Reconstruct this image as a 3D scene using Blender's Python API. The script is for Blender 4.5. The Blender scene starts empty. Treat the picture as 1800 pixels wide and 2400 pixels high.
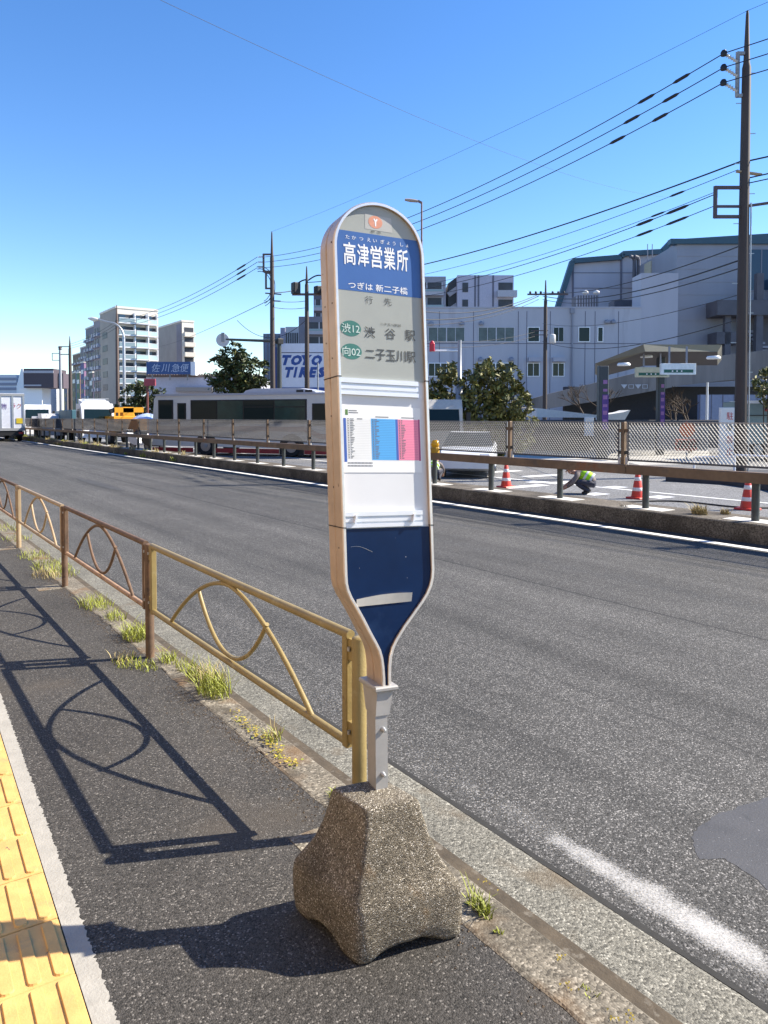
import bpy, bmesh, math, random
import numpy as np
from math import sin, cos, atan, pi, radians, sqrt, hypot
from mathutils import Vector, Matrix, noise as mnoise
random.seed(7)
sc = bpy.context.scene
col = sc.collection

# ------------------------------------------------------------------ camera, sky, sun, exposure
H = 1.72                                   # eye height above the pavement
F, CX = 1733., 900.                        # focal length and centre in photo pixels (1800 x 2400)
PITCH = radians(2.0); CY = 978 + F * math.tan(PITCH)   # the lens is shifted down, the camera nearly level
YAW = atan((900 + 320) * cos(PITCH) / F)
cd = bpy.data.cameras.new('camera'); cam = bpy.data.objects.new('camera', cd); col.objects.link(cam)
cam.location = (0, 0, H); cam.rotation_euler = (pi / 2 - PITCH, 0, -YAW)
cd.shift_y = -(1200 - CY) / 2400; cd.sensor_fit = 'VERTICAL'; cd.sensor_height = 36; cd.lens = 36 * F / 2400
cd.clip_start = 0.05; cd.clip_end = 6000
sc.camera = cam

SUN_EL, SUN_AZ = radians(39.9), radians(113.85)      # azimuth clockwise from +Y
w = bpy.data.worlds.new('World'); sc.world = w; w.use_nodes = True
nt = w.node_tree; nt.nodes.clear()
sky = nt.nodes.new('ShaderNodeTexSky'); sky.sky_type = 'NISHITA'; sky.sun_disc = False
sky.sun_elevation = SUN_EL; sky.sun_rotation = SUN_AZ; sky.altitude = 0
sky.air_density = 1.0; sky.dust_density = 0.0; sky.ozone_density = 2.2
bg = nt.nodes.new('ShaderNodeBackground'); bg.inputs['Strength'].default_value = 0.1
hs = nt.nodes.new('ShaderNodeHueSaturation'); hs.inputs['Saturation'].default_value = 1.27; hs.inputs['Hue'].default_value = .508; hs.inputs['Value'].default_value = 1.12
wo = nt.nodes.new('ShaderNodeOutputWorld')
nt.links.new(sky.outputs[0], hs.inputs['Color']); nt.links.new(hs.outputs[0], bg.inputs['Color'])
nt.links.new(bg.outputs[0], wo.inputs['Surface'])
sl = bpy.data.lights.new('sun', 'SUN'); so = bpy.data.objects.new('sun', sl); col.objects.link(so)
sl.energy = 5.0; sl.angle = radians(0.53); sl.color = (1.0, 0.91, 0.77)
sd = Vector((sin(SUN_AZ) * cos(SUN_EL), cos(SUN_AZ) * cos(SUN_EL), sin(SUN_EL)))
so.rotation_euler = sd.to_track_quat('Z', 'Y').to_euler(); so.location = (20, -10, 30)
vs = sc.view_settings
sc.display_settings.display_device = 'sRGB'
vs.view_transform = 'Standard'; vs.look = 'None'; vs.exposure = 1.15; vs.gamma = 1; vs.use_curve_mapping = False
sc.cycles.max_bounces = 6; sc.cycles.diffuse_bounces = 3; sc.cycles.transparent_max_bounces = 12

# ------------------------------------------------------------------ measuring helpers (photo pixel -> place)
fw = np.array([sin(YAW) * cos(PITCH), cos(YAW) * cos(PITCH), -sin(PITCH)])
er = np.array([cos(YAW), -sin(YAW), 0.]); ef = np.array([sin(YAW), cos(YAW), 0.])
upv = np.cross(er, fw); EYE = np.array([0, 0, H])
def ray(x, y): return fw * F + er * (x - CX) + upv * (CY - y)
def onz(x, y, z=0.):
    r = ray(x, y); return EYE + r * ((z - H) / r[2])
def onX(x, y, X):
    r = ray(x, y); return EYE + r * (X / r[0])
def onY(x, y, Y):
    r = ray(x, y); return EYE + r * (Y / r[1])
def onB(x, y, b):                           # local (a, z) on the plane b metres ahead, square to the view axis
    r = ray(x, y); q = EYE + r * (b / (r @ ef)); return float(q @ er), float(q[2])
def wB(x, y, b):
    r = ray(x, y); return EYE + r * (b / (r @ ef))

# ------------------------------------------------------------------ materials
def srgb(h):
    h = h.lstrip('#'); o = []
    for i in (0, 2, 4):
        c = int(h[i:i + 2], 16) / 255; o.append(c / 12.92 if c <= .04045 else ((c + .055) / 1.055) ** 2.4)
    return o
_mats = {}
def M(name, c, rough=.6, metal=0., var=.12, scale=6., bump=0., bscale=60., spots=None, alpha=None, streak=False, trans=0., spec=.5, island=0.):
    if name in _mats: return _mats[name]
    m = bpy.data.materials.new(name); m.use_nodes = True; n = m.node_tree; b = n.nodes['Principled BSDF']; L = n.links.new
    b.inputs['Roughness'].default_value = rough; b.inputs['Metallic'].default_value = metal
    b.inputs['Specular IOR Level'].default_value = spec
    tc = n.nodes.new('ShaderNodeTexCoord'); src = tc.outputs['Object']
    if streak:
        mp = n.nodes.new('ShaderNodeMapping'); mp.inputs['Scale'].default_value = (1, 1, .12); L(src, mp.inputs[0]); src = mp.outputs[0]
    nz = n.nodes.new('ShaderNodeTexNoise'); nz.inputs['Scale'].default_value = scale; nz.inputs['Detail'].default_value = 6; nz.inputs['Roughness'].default_value = .62
    L(src, nz.inputs['Vector'])
    mr = n.nodes.new('ShaderNodeMapRange'); mr.inputs[1].default_value = .3; mr.inputs[2].default_value = .7
    mr.inputs[3].default_value = 1 - var; mr.inputs[4].default_value = 1 + var; L(nz.outputs['Fac'], mr.inputs[0])
    mx = n.nodes.new('ShaderNodeMix'); mx.data_type = 'RGBA'; mx.blend_type = 'MULTIPLY'; mx.inputs[0].default_value = 1
    mx.inputs[6].default_value = (*c, 1); L(mr.outputs[0], mx.inputs[7]); out = mx.outputs[2]
    if island:
        g = n.nodes.new('ShaderNodeNewGeometry'); m2 = n.nodes.new('ShaderNodeMapRange'); m2.inputs[3].default_value = 1 - island; m2.inputs[4].default_value = 1 + island
        L(g.outputs['Random Per Island'], m2.inputs[0])
        mi = n.nodes.new('ShaderNodeMix'); mi.data_type = 'RGBA'; mi.blend_type = 'MULTIPLY'; mi.inputs[0].default_value = 1
        L(out, mi.inputs[6]); L(m2.outputs[0], mi.inputs[7]); out = mi.outputs[2]
    for sp in (spots or []):                # (colour, scale, threshold, softness)
        sc_, s_, t_, w_ = sp
        n2 = n.nodes.new('ShaderNodeTexNoise'); n2.inputs['Scale'].default_value = s_; n2.inputs['Detail'].default_value = 5; n2.inputs['Roughness'].default_value = .65; L(src, n2.inputs['Vector'])
        r2 = n.nodes.new('ShaderNodeMapRange'); r2.inputs[1].default_value = t_; r2.inputs[2].default_value = t_ + w_; L(n2.outputs['Fac'], r2.inputs[0])
        m3 = n.nodes.new('ShaderNodeMix'); m3.data_type = 'RGBA'; L(r2.outputs[0], m3.inputs[0]); L(out, m3.inputs[6]); m3.inputs[7].default_value = (*sc_, 1); out = m3.outputs[2]
    L(out, b.inputs['Base Color'])
    if bump:
        n4 = n.nodes.new('ShaderNodeTexNoise'); n4.inputs['Scale'].default_value = bscale; n4.inputs['Detail'].default_value = 4; L(tc.outputs['Object'], n4.inputs['Vector'])
        bp = n.nodes.new('ShaderNodeBump'); bp.inputs['Strength'].default_value = bump; bp.inputs['Distance'].default_value = .01; L(n4.outputs['Fac'], bp.inputs['Height']); L(bp.outputs[0], b.inputs['Normal'])
    if alpha is not None: b.inputs['Alpha'].default_value = alpha
    if trans: b.inputs['Transmission Weight'].default_value = trans
    _mats[name] = m; return m

def aggregate(name, dark, mid, light, gs, patch=.2, pscale=.8, stains=None, bump=.5, seams=(), fine=None, lightw=.12):
    """Stone-chip surface: coarse chips with random tone, slow patches, stains, seams along the road."""
    m = bpy.data.materials.new(name); m.use_nodes = True; n = m.node_tree; b = n.nodes['Principled BSDF']; L = n.links.new
    b.inputs['Roughness'].default_value = .82; b.inputs['Specular IOR Level'].default_value = .35
    tc = n.nodes.new('ShaderNodeTexCoord'); O = tc.outputs['Object']
    v = n.nodes.new('ShaderNodeTexVoronoi'); v.inputs['Scale'].default_value = gs; L(O, v.inputs['Vector'])
    sp = n.nodes.new('ShaderNodeSeparateColor'); L(v.outputs['Color'], sp.inputs[0])
    cr = n.nodes.new('ShaderNodeValToRGB'); e = cr.color_ramp.elements
    e[0].position = 0; e[0].color = (*dark, 1); e[1].position = 1; e[1].color = (*light, 1)
    k = e.new(.5); k.color = (*mid, 1); k2 = e.new(1 - lightw); k2.color = (*[x * 1.35 for x in mid], 1)
    L(sp.outputs[0], cr.inputs[0]); out = cr.outputs[0]
    nz = n.nodes.new('ShaderNodeTexNoise'); nz.inputs['Scale'].default_value = pscale; nz.inputs['Detail'].default_value = 7; nz.inputs['Roughness'].default_value = .6; L(O, nz.inputs['Vector'])
    mr = n.nodes.new('ShaderNodeMapRange'); mr.inputs[1].default_value = .3; mr.inputs[2].default_value = .7; mr.inputs[3].default_value = 1 - patch; mr.inputs[4].default_value = 1 + patch; L(nz.outputs['Fac'], mr.inputs[0])
    mx = n.nodes.new('ShaderNodeMix'); mx.data_type = 'RGBA'; mx.blend_type = 'MULTIPLY'; mx.inputs[0].default_value = 1; L(out, mx.inputs[6]); L(mr.outputs[0], mx.inputs[7]); out = mx.outputs[2]
    if seams:                                # wheel tracks and old paving lanes: tone drawn out along the road
        mp = n.nodes.new('ShaderNodeMapping'); mp.inputs['Scale'].default_value = (1.5, .045, 1); L(O, mp.inputs[0])
        ns = n.nodes.new('ShaderNodeTexNoise'); ns.inputs['Scale'].default_value = 1.; ns.inputs['Detail'].default_value = 5; ns.inputs['Roughness'].default_value = .65; L(mp.outputs[0], ns.inputs['Vector'])
        rs = n.nodes.new('ShaderNodeMapRange'); rs.inputs[1].default_value = .32; rs.inputs[2].default_value = .68; rs.inputs[3].default_value = .7; rs.inputs[4].default_value = 1.3; L(ns.outputs['Fac'], rs.inputs[0])
        ms = n.nodes.new('ShaderNodeMix'); ms.data_type = 'RGBA'; ms.blend_type = 'MULTIPLY'; ms.inputs[0].default_value = 1; L(out, ms.inputs[6]); L(rs.outputs[0], ms.inputs[7]); out = ms.outputs[2]
    for (c, s_, t_, w_) in (stains or []):
        n2 = n.nodes.new('ShaderNodeTexNoise'); n2.inputs['Scale'].default_value = s_; n2.inputs['Detail'].default_value = 6; L(O, n2.inputs['Vector'])
        r2 = n.nodes.new('ShaderNodeMapRange'); r2.inputs[1].default_value = t_; r2.inputs[2].default_value = t_ + w_; r2.inputs[4].default_value = .85; L(n2.outputs['Fac'], r2.inputs[0])
        m3 = n.nodes.new('ShaderNodeMix'); m3.data_type = 'RGBA'; L(r2.outputs[0], m3.inputs[0]); L(out, m3.inputs[6]); m3.inputs[7].default_value = (*c, 1); out = m3.outputs[2]
    if seams:
        sx = n.nodes.new('ShaderNodeSeparateXYZ'); L(O, sx.inputs[0])
        wz = n.nodes.new('ShaderNodeTexNoise'); wz.inputs['Scale'].default_value = 1.3; wz.inputs['Detail'].default_value = 8; wz.inputs['Roughness'].default_value = .7; L(O, wz.inputs['Vector'])
        for (X, wd, s_, kk) in seams:
            a = n.nodes.new('ShaderNodeMath'); a.operation = 'MULTIPLY_ADD'; L(wz.outputs['Fac'], a.inputs[0]); a.inputs[1].default_value = s_; L(sx.outputs[0], a.inputs[2])
            d = n.nodes.new('ShaderNodeMath'); d.operation = 'SUBTRACT'; L(a.outputs[0], d.inputs[0]); d.inputs[1].default_value = X + s_ * .5
            ab = n.nodes.new('ShaderNodeMath'); ab.operation = 'ABSOLUTE'; L(d.outputs[0], ab.inputs[0])
            r3 = n.nodes.new('ShaderNodeMapRange'); r3.inputs[1].default_value = wd * .4; r3.inputs[2].default_value = wd; r3.inputs[3].default_value = kk; r3.inputs[4].default_value = 0; L(ab.outputs[0], r3.inputs[0])
            m4 = n.nodes.new('ShaderNodeMix'); m4.data_type = 'RGBA'; L(r3.outputs[0], m4.inputs[0]); L(out, m4.inputs[6]); m4.inputs[7].default_value = (.012, .012, .013, 1); out = m4.outputs[2]
    L(out, b.inputs['Base Color'])
    if bump:
        bp = n.nodes.new('ShaderNodeBump'); bp.inputs['Strength'].default_value = bump; bp.inputs['Distance'].default_value = .006
        L(v.outputs['Distance'], bp.inputs['Height']); bp.invert = True; L(bp.outputs[0], b.inputs['Normal'])
    return m

def worn(name, c, keep, soft, s1=38., s2=2.2, y0=None, y1=None, xc=None, hw=.1, top=1.):
    """Worn road paint: flakes away to what lies below, by noise; fades out between world y0 and y1."""
    m = bpy.data.materials.new(name); m.use_nodes = True; n = m.node_tree; b = n.nodes['Principled BSDF']; L = n.links.new
    b.inputs['Base Color'].default_value = (*c, 1); b.inputs['Roughness'].default_value = .75
    tc = n.nodes.new('ShaderNodeTexCoord'); O = tc.outputs['Object']
    a = n.nodes.new('ShaderNodeTexNoise'); a.inputs['Scale'].default_value = s1; a.inputs['Detail'].default_value = 4; a.inputs['Roughness'].default_value = .7; L(O, a.inputs['Vector'])
    d = n.nodes.new('ShaderNodeTexNoise'); d.inputs['Scale'].default_value = s2; d.inputs['Detail'].default_value = 3; L(O, d.inputs['Vector'])
    s = n.nodes.new('ShaderNodeMath'); s.operation = 'ADD'; L(a.outputs['Fac'], s.inputs[0]); L(d.outputs['Fac'], s.inputs[1]); o = s.outputs[0]
    if y0 is not None:
        sx = n.nodes.new('ShaderNodeSeparateXYZ'); L(O, sx.inputs[0])
        r = n.nodes.new('ShaderNodeMapRange'); r.inputs[1].default_value = y0; r.inputs[2].default_value = y1; r.inputs[3].default_value = 0; r.inputs[4].default_value = -.5; L(sx.outputs[1], r.inputs[0])
        s2_ = n.nodes.new('ShaderNodeMath'); s2_.operation = 'ADD'; L(o, s2_.inputs[0]); L(r.outputs[0], s2_.inputs[1]); o = s2_.outputs[0]
    if xc is not None:                       # thinner towards its long edges
        a1 = n.nodes.new('ShaderNodeMath'); a1.operation = 'SUBTRACT'; L(sx.outputs[0], a1.inputs[0]); a1.inputs[1].default_value = xc
        a2 = n.nodes.new('ShaderNodeMath'); a2.operation = 'POWER'; a3 = n.nodes.new('ShaderNodeMath'); a3.operation = 'ABSOLUTE'; L(a1.outputs[0], a3.inputs[0]); L(a3.outputs[0], a2.inputs[0]); a2.inputs[1].default_value = 2.
        a4 = n.nodes.new('ShaderNodeMath'); a4.operation = 'MULTIPLY_ADD'; L(a2.outputs[0], a4.inputs[0]); a4.inputs[1].default_value = -.42 / hw ** 2; L(o, a4.inputs[2]); o = a4.outputs[0]
    r = n.nodes.new('ShaderNodeMapRange'); r.inputs[1].default_value = keep; r.inputs[2].default_value = keep + soft; r.inputs[4].default_value = top; L(o, r.inputs[0])
    L(r.outputs[0], b.inputs['Alpha']); return m

G_ = lambda v: (v, v, v)
ASPHALT = aggregate('road asphalt', (.018, .0175, .016), (.064, .0625, .059), (.29, .28, .265), 160, .14, .7, seams=((8.655, .022, .05, .8), (6.0, .02, .07, .8), (3.9, .012, .12, .35), (7.3, .012, .14, .4), (4.85, .014, .2, .3)), lightw=.16)
SIDE_ASPHALT = aggregate('pavement asphalt', (.016, .015, .013), (.054, .05, .045), (.22, .205, .185), 180, .22, .9, stains=[((.075, .064, .051), 1.1, .56, .16)], lightw=.1)
FAR_ASPHALT = aggregate('far lane asphalt', G_(.06), G_(.16), G_(.34), 60, .15, .5, bump=.2)
CONCRETE_AGG = aggregate('exposed aggregate concrete', (.05, .041, .029), (.18, .155, .115), (.66, .61, .52), 300, .4, 5, stains=[((.2, .12, .05), 7, .6, .12), ((.05, .04, .03), 4.5, .56, .2)], bump=.8, lightw=.14)
GUTTER = aggregate('gutter concrete', (.055, .052, .042), (.155, .148, .122), (.36, .345, .29), 140, .22, 1.5, stains=[((.12, .09, .055), 2.6, .58, .14)], bump=.5, lightw=.14)
KERB = aggregate('kerb concrete', (.07, .06, .045), (.17, .15, .115), (.38, .34, .27), 115, .25, 3, stains=[((.17, .1, .045), 2.3, .54, .12), ((.06, .05, .035), 3.1, .56, .14)], bump=.35)
MEDIAN_C = aggregate('median concrete', (.05, .042, .03), (.115, .098, .075), (.2, .175, .14), 60, .4, 1.2, stains=[((.045, .036, .026), 1.7, .48, .2), ((.17, .15, .12), 2.3, .6, .1)], bump=.3)
APRON = aggregate('apron concrete', (.3, .29, .26), (.42, .41, .38), (.5, .49, .46), 40, .1, .3, bump=.1)
GROUND = aggregate('ground', G_(.06), G_(.11), G_(.16), 20, .2, .05, bump=0)
WHITE_LINE = worn('white road paint', (.78, .78, .76), .62, .2, 30, 1.5)
WORN_LINE = worn('worn white road paint', (.8, .79, .76), .8, .6, 150, 3.4, 2.0, 3.2, 2.415, .1, .55)
WHITE = M('white paint', (.74, .75, .76), .45, var=.05)
CLEANW = M('clean white', (.82, .83, .85), .4, var=.03)
DARK = M('dark grey paint', (.03, .032, .034), .5)
BLACK = M('black rubber', (.012, .012, .013), .55)
GALV = M('galvanised steel', (.42, .43, .44), .42, .7, var=.12)
GREY = M('grey paint', (.28, .29, .3), .5)
GLASS = M('dark glass', (.008, .018, .018), .06, var=.02, spec=.3)
BLUEGLASS = M('blue glass', (.03, .06, .1), .08, var=.05)

# ------------------------------------------------------------------ mesh builder and scene-tree helpers
class MB:
    def __init__(s, fr=None): s.v = []; s.f = []; s.mi = []; s.sm = []; s.mats = []; s.fr = fr
    def slot(s, m):
        if m not in s.mats: s.mats.append(m)
        return s.mats.index(m)
    def add(s, vs_, fs, m, smooth=False):
        k = len(s.v); i = s.slot(m)
        for p in vs_:
            if s.fr is not None:
                O, ex, ey, ez = s.fr; p = O + ex * p[0] + ey * p[1] + ez * p[2]
            s.v.append((float(p[0]), float(p[1]), float(p[2])))
        for f in fs: s.f.append([k + j for j in f]); s.mi.append(i); s.sm.append(smooth)
        return s
    def box(s, a, b, m):
        x0, y0, z0 = a; x1, y1, z1 = b
        v = [(x, y, z) for z in (z0, z1) for y in (y0, y1) for x in (x0, x1)]
        return s.add(v, [(0, 2, 3, 1), (4, 5, 7, 6), (0, 1, 5, 4), (2, 6, 7, 3), (0, 4, 6, 2), (1, 3, 7, 5)], m)
    def bevbox(s, a, b, r, m):               # box with chamfered vertical and top edges
        x0, y0, z0 = a; x1, y1, z1 = b; v = []
        def ring(i, z): return [(x0 + i, y0 + r, z), (x0 + r, y0 + i, z), (x1 - r, y0 + i, z), (x1 - i, y0 + r, z), (x1 - i, y1 - r, z), (x1 - r, y1 - i, z), (x0 + r, y1 - i, z), (x0 + i, y1 - r, z)]
        for q in (ring(0, z0), ring(0, z1 - r), ring(r * .6, z1)): v += q
        fs = [tuple(range(7, -1, -1)), tuple(range(16, 24))]
        for L in range(2):
            for i in range(8): j = (i + 1) % 8; fs.append((L * 8 + i, L * 8 + j, L * 8 + 8 + j, L * 8 + 8 + i))
        return s.add(v, fs, m)
    def bar(s, p, q, wd, h, m, up=(0, 0, 1)):
        p = np.array(p, float); q = np.array(q, float); d = q - p; d = d / np.linalg.norm(d); u = np.array(up, float)
        if abs(d @ u) > .98: u = np.array([0., 1., 0.])
        a = np.cross(d, u); a /= np.linalg.norm(a); b = np.cross(a, d)
        v = [e + a * wd * .5 * i + b * h * .5 * j for e in (p, q) for i, j in ((-1, -1), (1, -1), (1, 1), (-1, 1))]
        return s.add(v, [(3, 2, 1, 0), (4, 5, 6, 7), (0, 1, 5, 4), (1, 2, 6, 5), (2, 3, 7, 6), (3, 0, 4, 7)], m)
    def tube(s, pts, r, m, n=8, closed=False, caps=True):
        P = [np.array(p, float) for p in pts]; k = len(P); R = r if isinstance(r, (list, tuple)) else [r] * k; v = []; prev = None
        for i in range(k):
            if closed: t = P[(i + 1) % k] - P[i - 1]
            else: t = P[min(i + 1, k - 1)] - P[max(i - 1, 0)]
            t = t / (np.linalg.norm(t) + 1e-9)
            if prev is None:
                a = np.array([0, 0, 1.]) if abs(t[2]) < .9 else np.array([1., 0, 0]); prev = np.cross(t, a)
            a = prev - t * (prev @ t); a /= np.linalg.norm(a) + 1e-9; prev = a; b = np.cross(t, a)
            for j in range(n):
                an = 2 * pi * j / n; v.append(P[i] + (a * cos(an) + b * sin(an)) * R[i])
        fs = []
        for i in range(k if closed else k - 1):
            i2 = (i + 1) % k
            for j in range(n): fs.append((i * n + j, i * n + (j + 1) % n, i2 * n + (j + 1) % n, i2 * n + j))
        s.add(v, fs, m, n > 4)
        if caps and not closed: s.add(v[:n], [tuple(range(n - 1, -1, -1))], m); s.add(v[-n:], [tuple(range(n))], m)
        return s
    def prism(s, poly, o, u, v, d, m, cap=True):   # 2D outline in axes u, v from o, pushed along d
        o, u, v, d = (np.array(x, float) for x in (o, u, v, d)); k = len(poly)
        a = [o + u * x + v * y for x, y in poly]; b = [p + d for p in a]
        fs = [(i, (i + 1) % k, k + (i + 1) % k, k + i) for i in range(k)]
        if cap: fs += [tuple(range(k - 1, -1, -1)), tuple(range(k, 2 * k))]
        return s.add(a + b, fs, m)
    def poly(s, pts, m): return s.add(pts, [tuple(range(len(pts)))], m)
    def lathe(s, c, prof, m, n=16):
        v = []; k = len(prof)
        for r, z in prof:
            for j in range(n): v.append((c[0] + r * cos(2 * pi * j / n), c[1] + r * sin(2 * pi * j / n), c[2] + z))
        fs = [(i * n + j, i * n + (j + 1) % n, (i + 1) * n + (j + 1) % n, (i + 1) * n + j) for i in range(k - 1) for j in range(n)]
        s.add(v, fs, m, True)
        s.add(v[:n], [tuple(range(n - 1, -1, -1))], m); return s.add(v[-n:], [tuple(range(n))], m)
    def text(s, body, o, u, v, x0, x1, y0, y1, m, shear=0., bold=0., stretch=True):
        o, u, v = (np.array(x, float) for x in (o, u, v))
        cu = bpy.data.curves.new('writing', 'FONT'); cu.body = body; cu.offset = bold; cu.resolution_u = 2
        ob = bpy.data.objects.new('writing', cu); col.objects.link(ob); bpy.context.view_layer.update()
        me = bpy.data.meshes.new_from_object(ob.evaluated_get(bpy.context.evaluated_depsgraph_get()))
        q = np.array([(p.co.x + shear * p.co.y, p.co.y) for p in me.vertices]); fs = [tuple(p.vertices) for p in me.polygons]
        bpy.data.objects.remove(ob); bpy.data.curves.remove(cu); bpy.data.meshes.remove(me)
        mn = q.min(0); mxx = q.max(0); sx = (x1 - x0) / (mxx[0] - mn[0]); sy = (y1 - y0) / (mxx[1] - mn[1])
        return s.add([o + u * (x0 + (a - mn[0]) * sx) + v * (y0 + (b - mn[1]) * sy) for a, b in q], fs, m)
    def build(s, name, parent=None, base=None, weld=False):
        root = parent
        while root is not None and root.parent is not None: root = root.parent
        o0 = np.array(root.location) if root is not None else np.array(base if base is not None else (0, 0, 0), float)
        me = bpy.data.meshes.new(name)
        me.from_pydata([(x - o0[0], y - o0[1], z - o0[2]) for x, y, z in s.v], [], s.f)
        for m in s.mats: me.materials.append(m)
        me.polygons.foreach_set('material_index', s.mi); me.polygons.foreach_set('use_smooth', s.sm)
        if len(s.f) < 20000:
            bm = bmesh.new(); bm.from_mesh(me)
            if weld: bmesh.ops.remove_doubles(bm, verts=bm.verts, dist=1e-5)
            bmesh.ops.recalc_face_normals(bm, faces=bm.faces); bm.to_mesh(me); bm.free()
        me.update(); ob = bpy.data.objects.new(name, me); col.objects.link(ob)
        if parent is not None: ob.parent = parent
        else: ob.location = o0
        return ob
def tag(o, label=None, cat=None, group=None, kind=None):
    if label: o['label'] = label
    if cat: o['category'] = cat
    if group: o['group'] = group
    if kind: o['kind'] = kind
    return o
def T(name, label, cat, base, group=None):
    o = bpy.data.objects.new(name, None); o.empty_display_size = .2; col.objects.link(o); o.location = tuple(float(x) for x in base)
    bpy.context.view_layer.update(); return tag(o, label, cat, group)
def dup(root, loc, label=None, rz=None):
    def cp(o, par):
        c = o.copy(); col.objects.link(c)
        if par is not None: c.parent = par
        for ch in o.children: cp(ch, c)
        return c
    r = cp(root, None); r.location = loc
    if rz is not None: r.rotation_euler = (0, 0, rz)
    if label: r['label'] = label
    return r
def struct(name, mb, base=None): return tag(mb.build(name, None, base), kind='structure')
Zv = np.array([0, 0, 1.]); Xv = np.array([1., 0, 0]); Yv = np.array([0, 1., 0])
BF = (np.zeros(3), er, ef, Zv)              # frame square to the view: (a, b, z)

# ------------------------------------------------------------------ ground, roads, pavement
def sheet(name, x0, x1, y0, y1, z, m, nx=1, ny=1):
    b = MB(); v = [(x0 + (x1 - x0) * i / nx, y0 + (y1 - y0) * j / ny, z) for j in range(ny + 1) for i in range(nx + 1)]
    b.add(v, [(j * (nx + 1) + i, j * (nx + 1) + i + 1, (j + 1) * (nx + 1) + i + 1, (j + 1) * (nx + 1) + i) for j in range(ny) for i in range(nx)], m); return struct(name, b)
sheet('ground', -2500, 2500, -2500, 2500, -.3, GROUND)
sheet('road', 2.0, 10.47, -40, 420, -.1, ASPHALT)
sheet('opposite_road', 11.3, 24.2, -40, 420, -.104, FAR_ASPHALT)
sheet('apron', 24.0, 200, -60, 300, -.1, FAR_ASPHALT)
b = MB(); b.poly([tuple(onz(x, y, -.096)) for x, y in ((1180, 1090), (1180, 1062), (1662, 1057), (1662, 1087), (1500, 1090), (1470, 1083))], APRON); struct('forecourt', b)
def strip(name, prof, y0, y1, m, jag=0., seg=1):   # profile of (x, z) points carried along the road
    b = MB(); k = len(prof); n = max(1, int((y1 - y0) / seg)); v = []
    for j in range(n + 1):
        y = y0 + (y1 - y0) * j / n
        for i, (x, z) in enumerate(prof): v.append((x + (jag * (mnoise.noise((y * 6, i * 3.1, 1)) + .5 * mnoise.noise((y * 23, i, 7))) if jag and i in (0,) else 0), y, z))
    b.add(v, [(j * k + i, j * k + i + 1, (j + 1) * k + i + 1, (j + 1) * k + i) for j in range(n) for i in range(k - 1)], m); return struct(name, b)
b = MB(); b.box((-9, -40, -.29), (1.63, 120, 0), SIDE_ASPHALT); struct('pavement', b)
strip('kerb', [(1.628, .001), (1.64, .005), (1.805, .004), (1.82, -.008), (1.827, -.06)], -30, 110, KERB, .012, .03)
strip('gutter_dirt', [(1.826, -.052), (1.88, -.058), (1.935, -.062)], -30, 110, M('gutter dirt', (.075, .058, .038), .95, var=.35, scale=9, spots=[((.16, .14, .11), 14, .58, .1)], bump=.4))
strip('gutter', [(1.827, -.066), (2.19, -.082), (2.225, -.093)], -30, 110, GUTTER)
strip('gutter_joint', [(2.21, -.0865), (2.235, -.0925), (2.25, -.096)], -30, 110, M('joint dirt', (.02, .019, .017), .95, var=.3, scale=20), .012, .05)
b = MB(); b.box((2.315, -3, -.0965), (2.515, 4.2, -.096), WORN_LINE); struct('road_line', b)
b = MB(); b.box((9.98, -40, -.0965), (10.13, 300, -.096), WHITE_LINE); struct('road_line', b)
b = MB(); b.box((12.75, -20, -.1005), (12.87, 120, -.1), WHITE_LINE); b.box((15.6, -20, -.1005), (15.72, 120, -.1), WHITE_LINE)
for q in ((1395, 1158), (1545, 1165), (1440, 1142), (1260, 1130)):
    p = onz(*q, -.1); b.box((p[0] - .3, p[1] - .22, -.0985), (p[0] + .3, p[1] + .22, -.098), WHITE)
for q in ((1270, 1115), (1230, 1140), (1330, 1130), (1180, 1105)):
    p = onz(*q, -.1); b.box((p[0] - .75, p[1] - .2, -.0985), (p[0] + .75, p[1] + .2, -.098), WHITE_LINE)
struct('road_line', b)
PATCHM = M('smooth road filler', (.06, .059, .06), .6, var=.18, scale=4, spots=[((.3, .3, .3), 70, .66, .03), ((.045, .045, .045), 9, .6, .1)], bump=.15, bscale=90)
out_ = [(2.77, 1.69), (2.90, 1.80), (3.14, 1.85), (3.67, 1.75), (3.67, 1.04), (2.79, 1.30), (2.87, 1.63)]; pts = []
for (xa, ya_), (xb, yb_) in zip(out_, out_[1:] + out_[:1]):
    n = max(4, int(hypot(xb - xa, yb_ - ya_) / .012))
    for i in range(n): f = i / n; x, y = xa + (xb - xa) * f, ya_ + (yb_ - ya_) * f; pts.append((x + .012 * mnoise.noise((x * 30, y * 30, 0)) + .018 * mnoise.noise((x * 7, y * 7, 3)), y + .012 * mnoise.noise((x * 30, y * 30, 9)) + .018 * mnoise.noise((x * 7, y * 7, 5)), -.0988))
b = MB(); b.poly(pts, PATCHM); struct('road_patch', b)
b = MB(); pts = []
for i in range(26):
    a = 2 * pi * i / 26; r = 1 + .25 * mnoise.noise((cos(a) * 2, sin(a) * 2, 3)); pts.append((5.2 + .17 * r * cos(a), 21 + 2.3 * r * sin(a), -.0955))
b.poly(pts, M('dark road stain', (.05, .049, .047), .8, var=.3, scale=4)); struct('road_patch', b)
b = MB(); b.tube([(8.0 + .05 * i + .06 * mnoise.noise((i, 0, 0)), 30.3 - .05 * i, -.098) for i in range(36)], .012, BLACK, 4); struct('road_crack', b)
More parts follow.
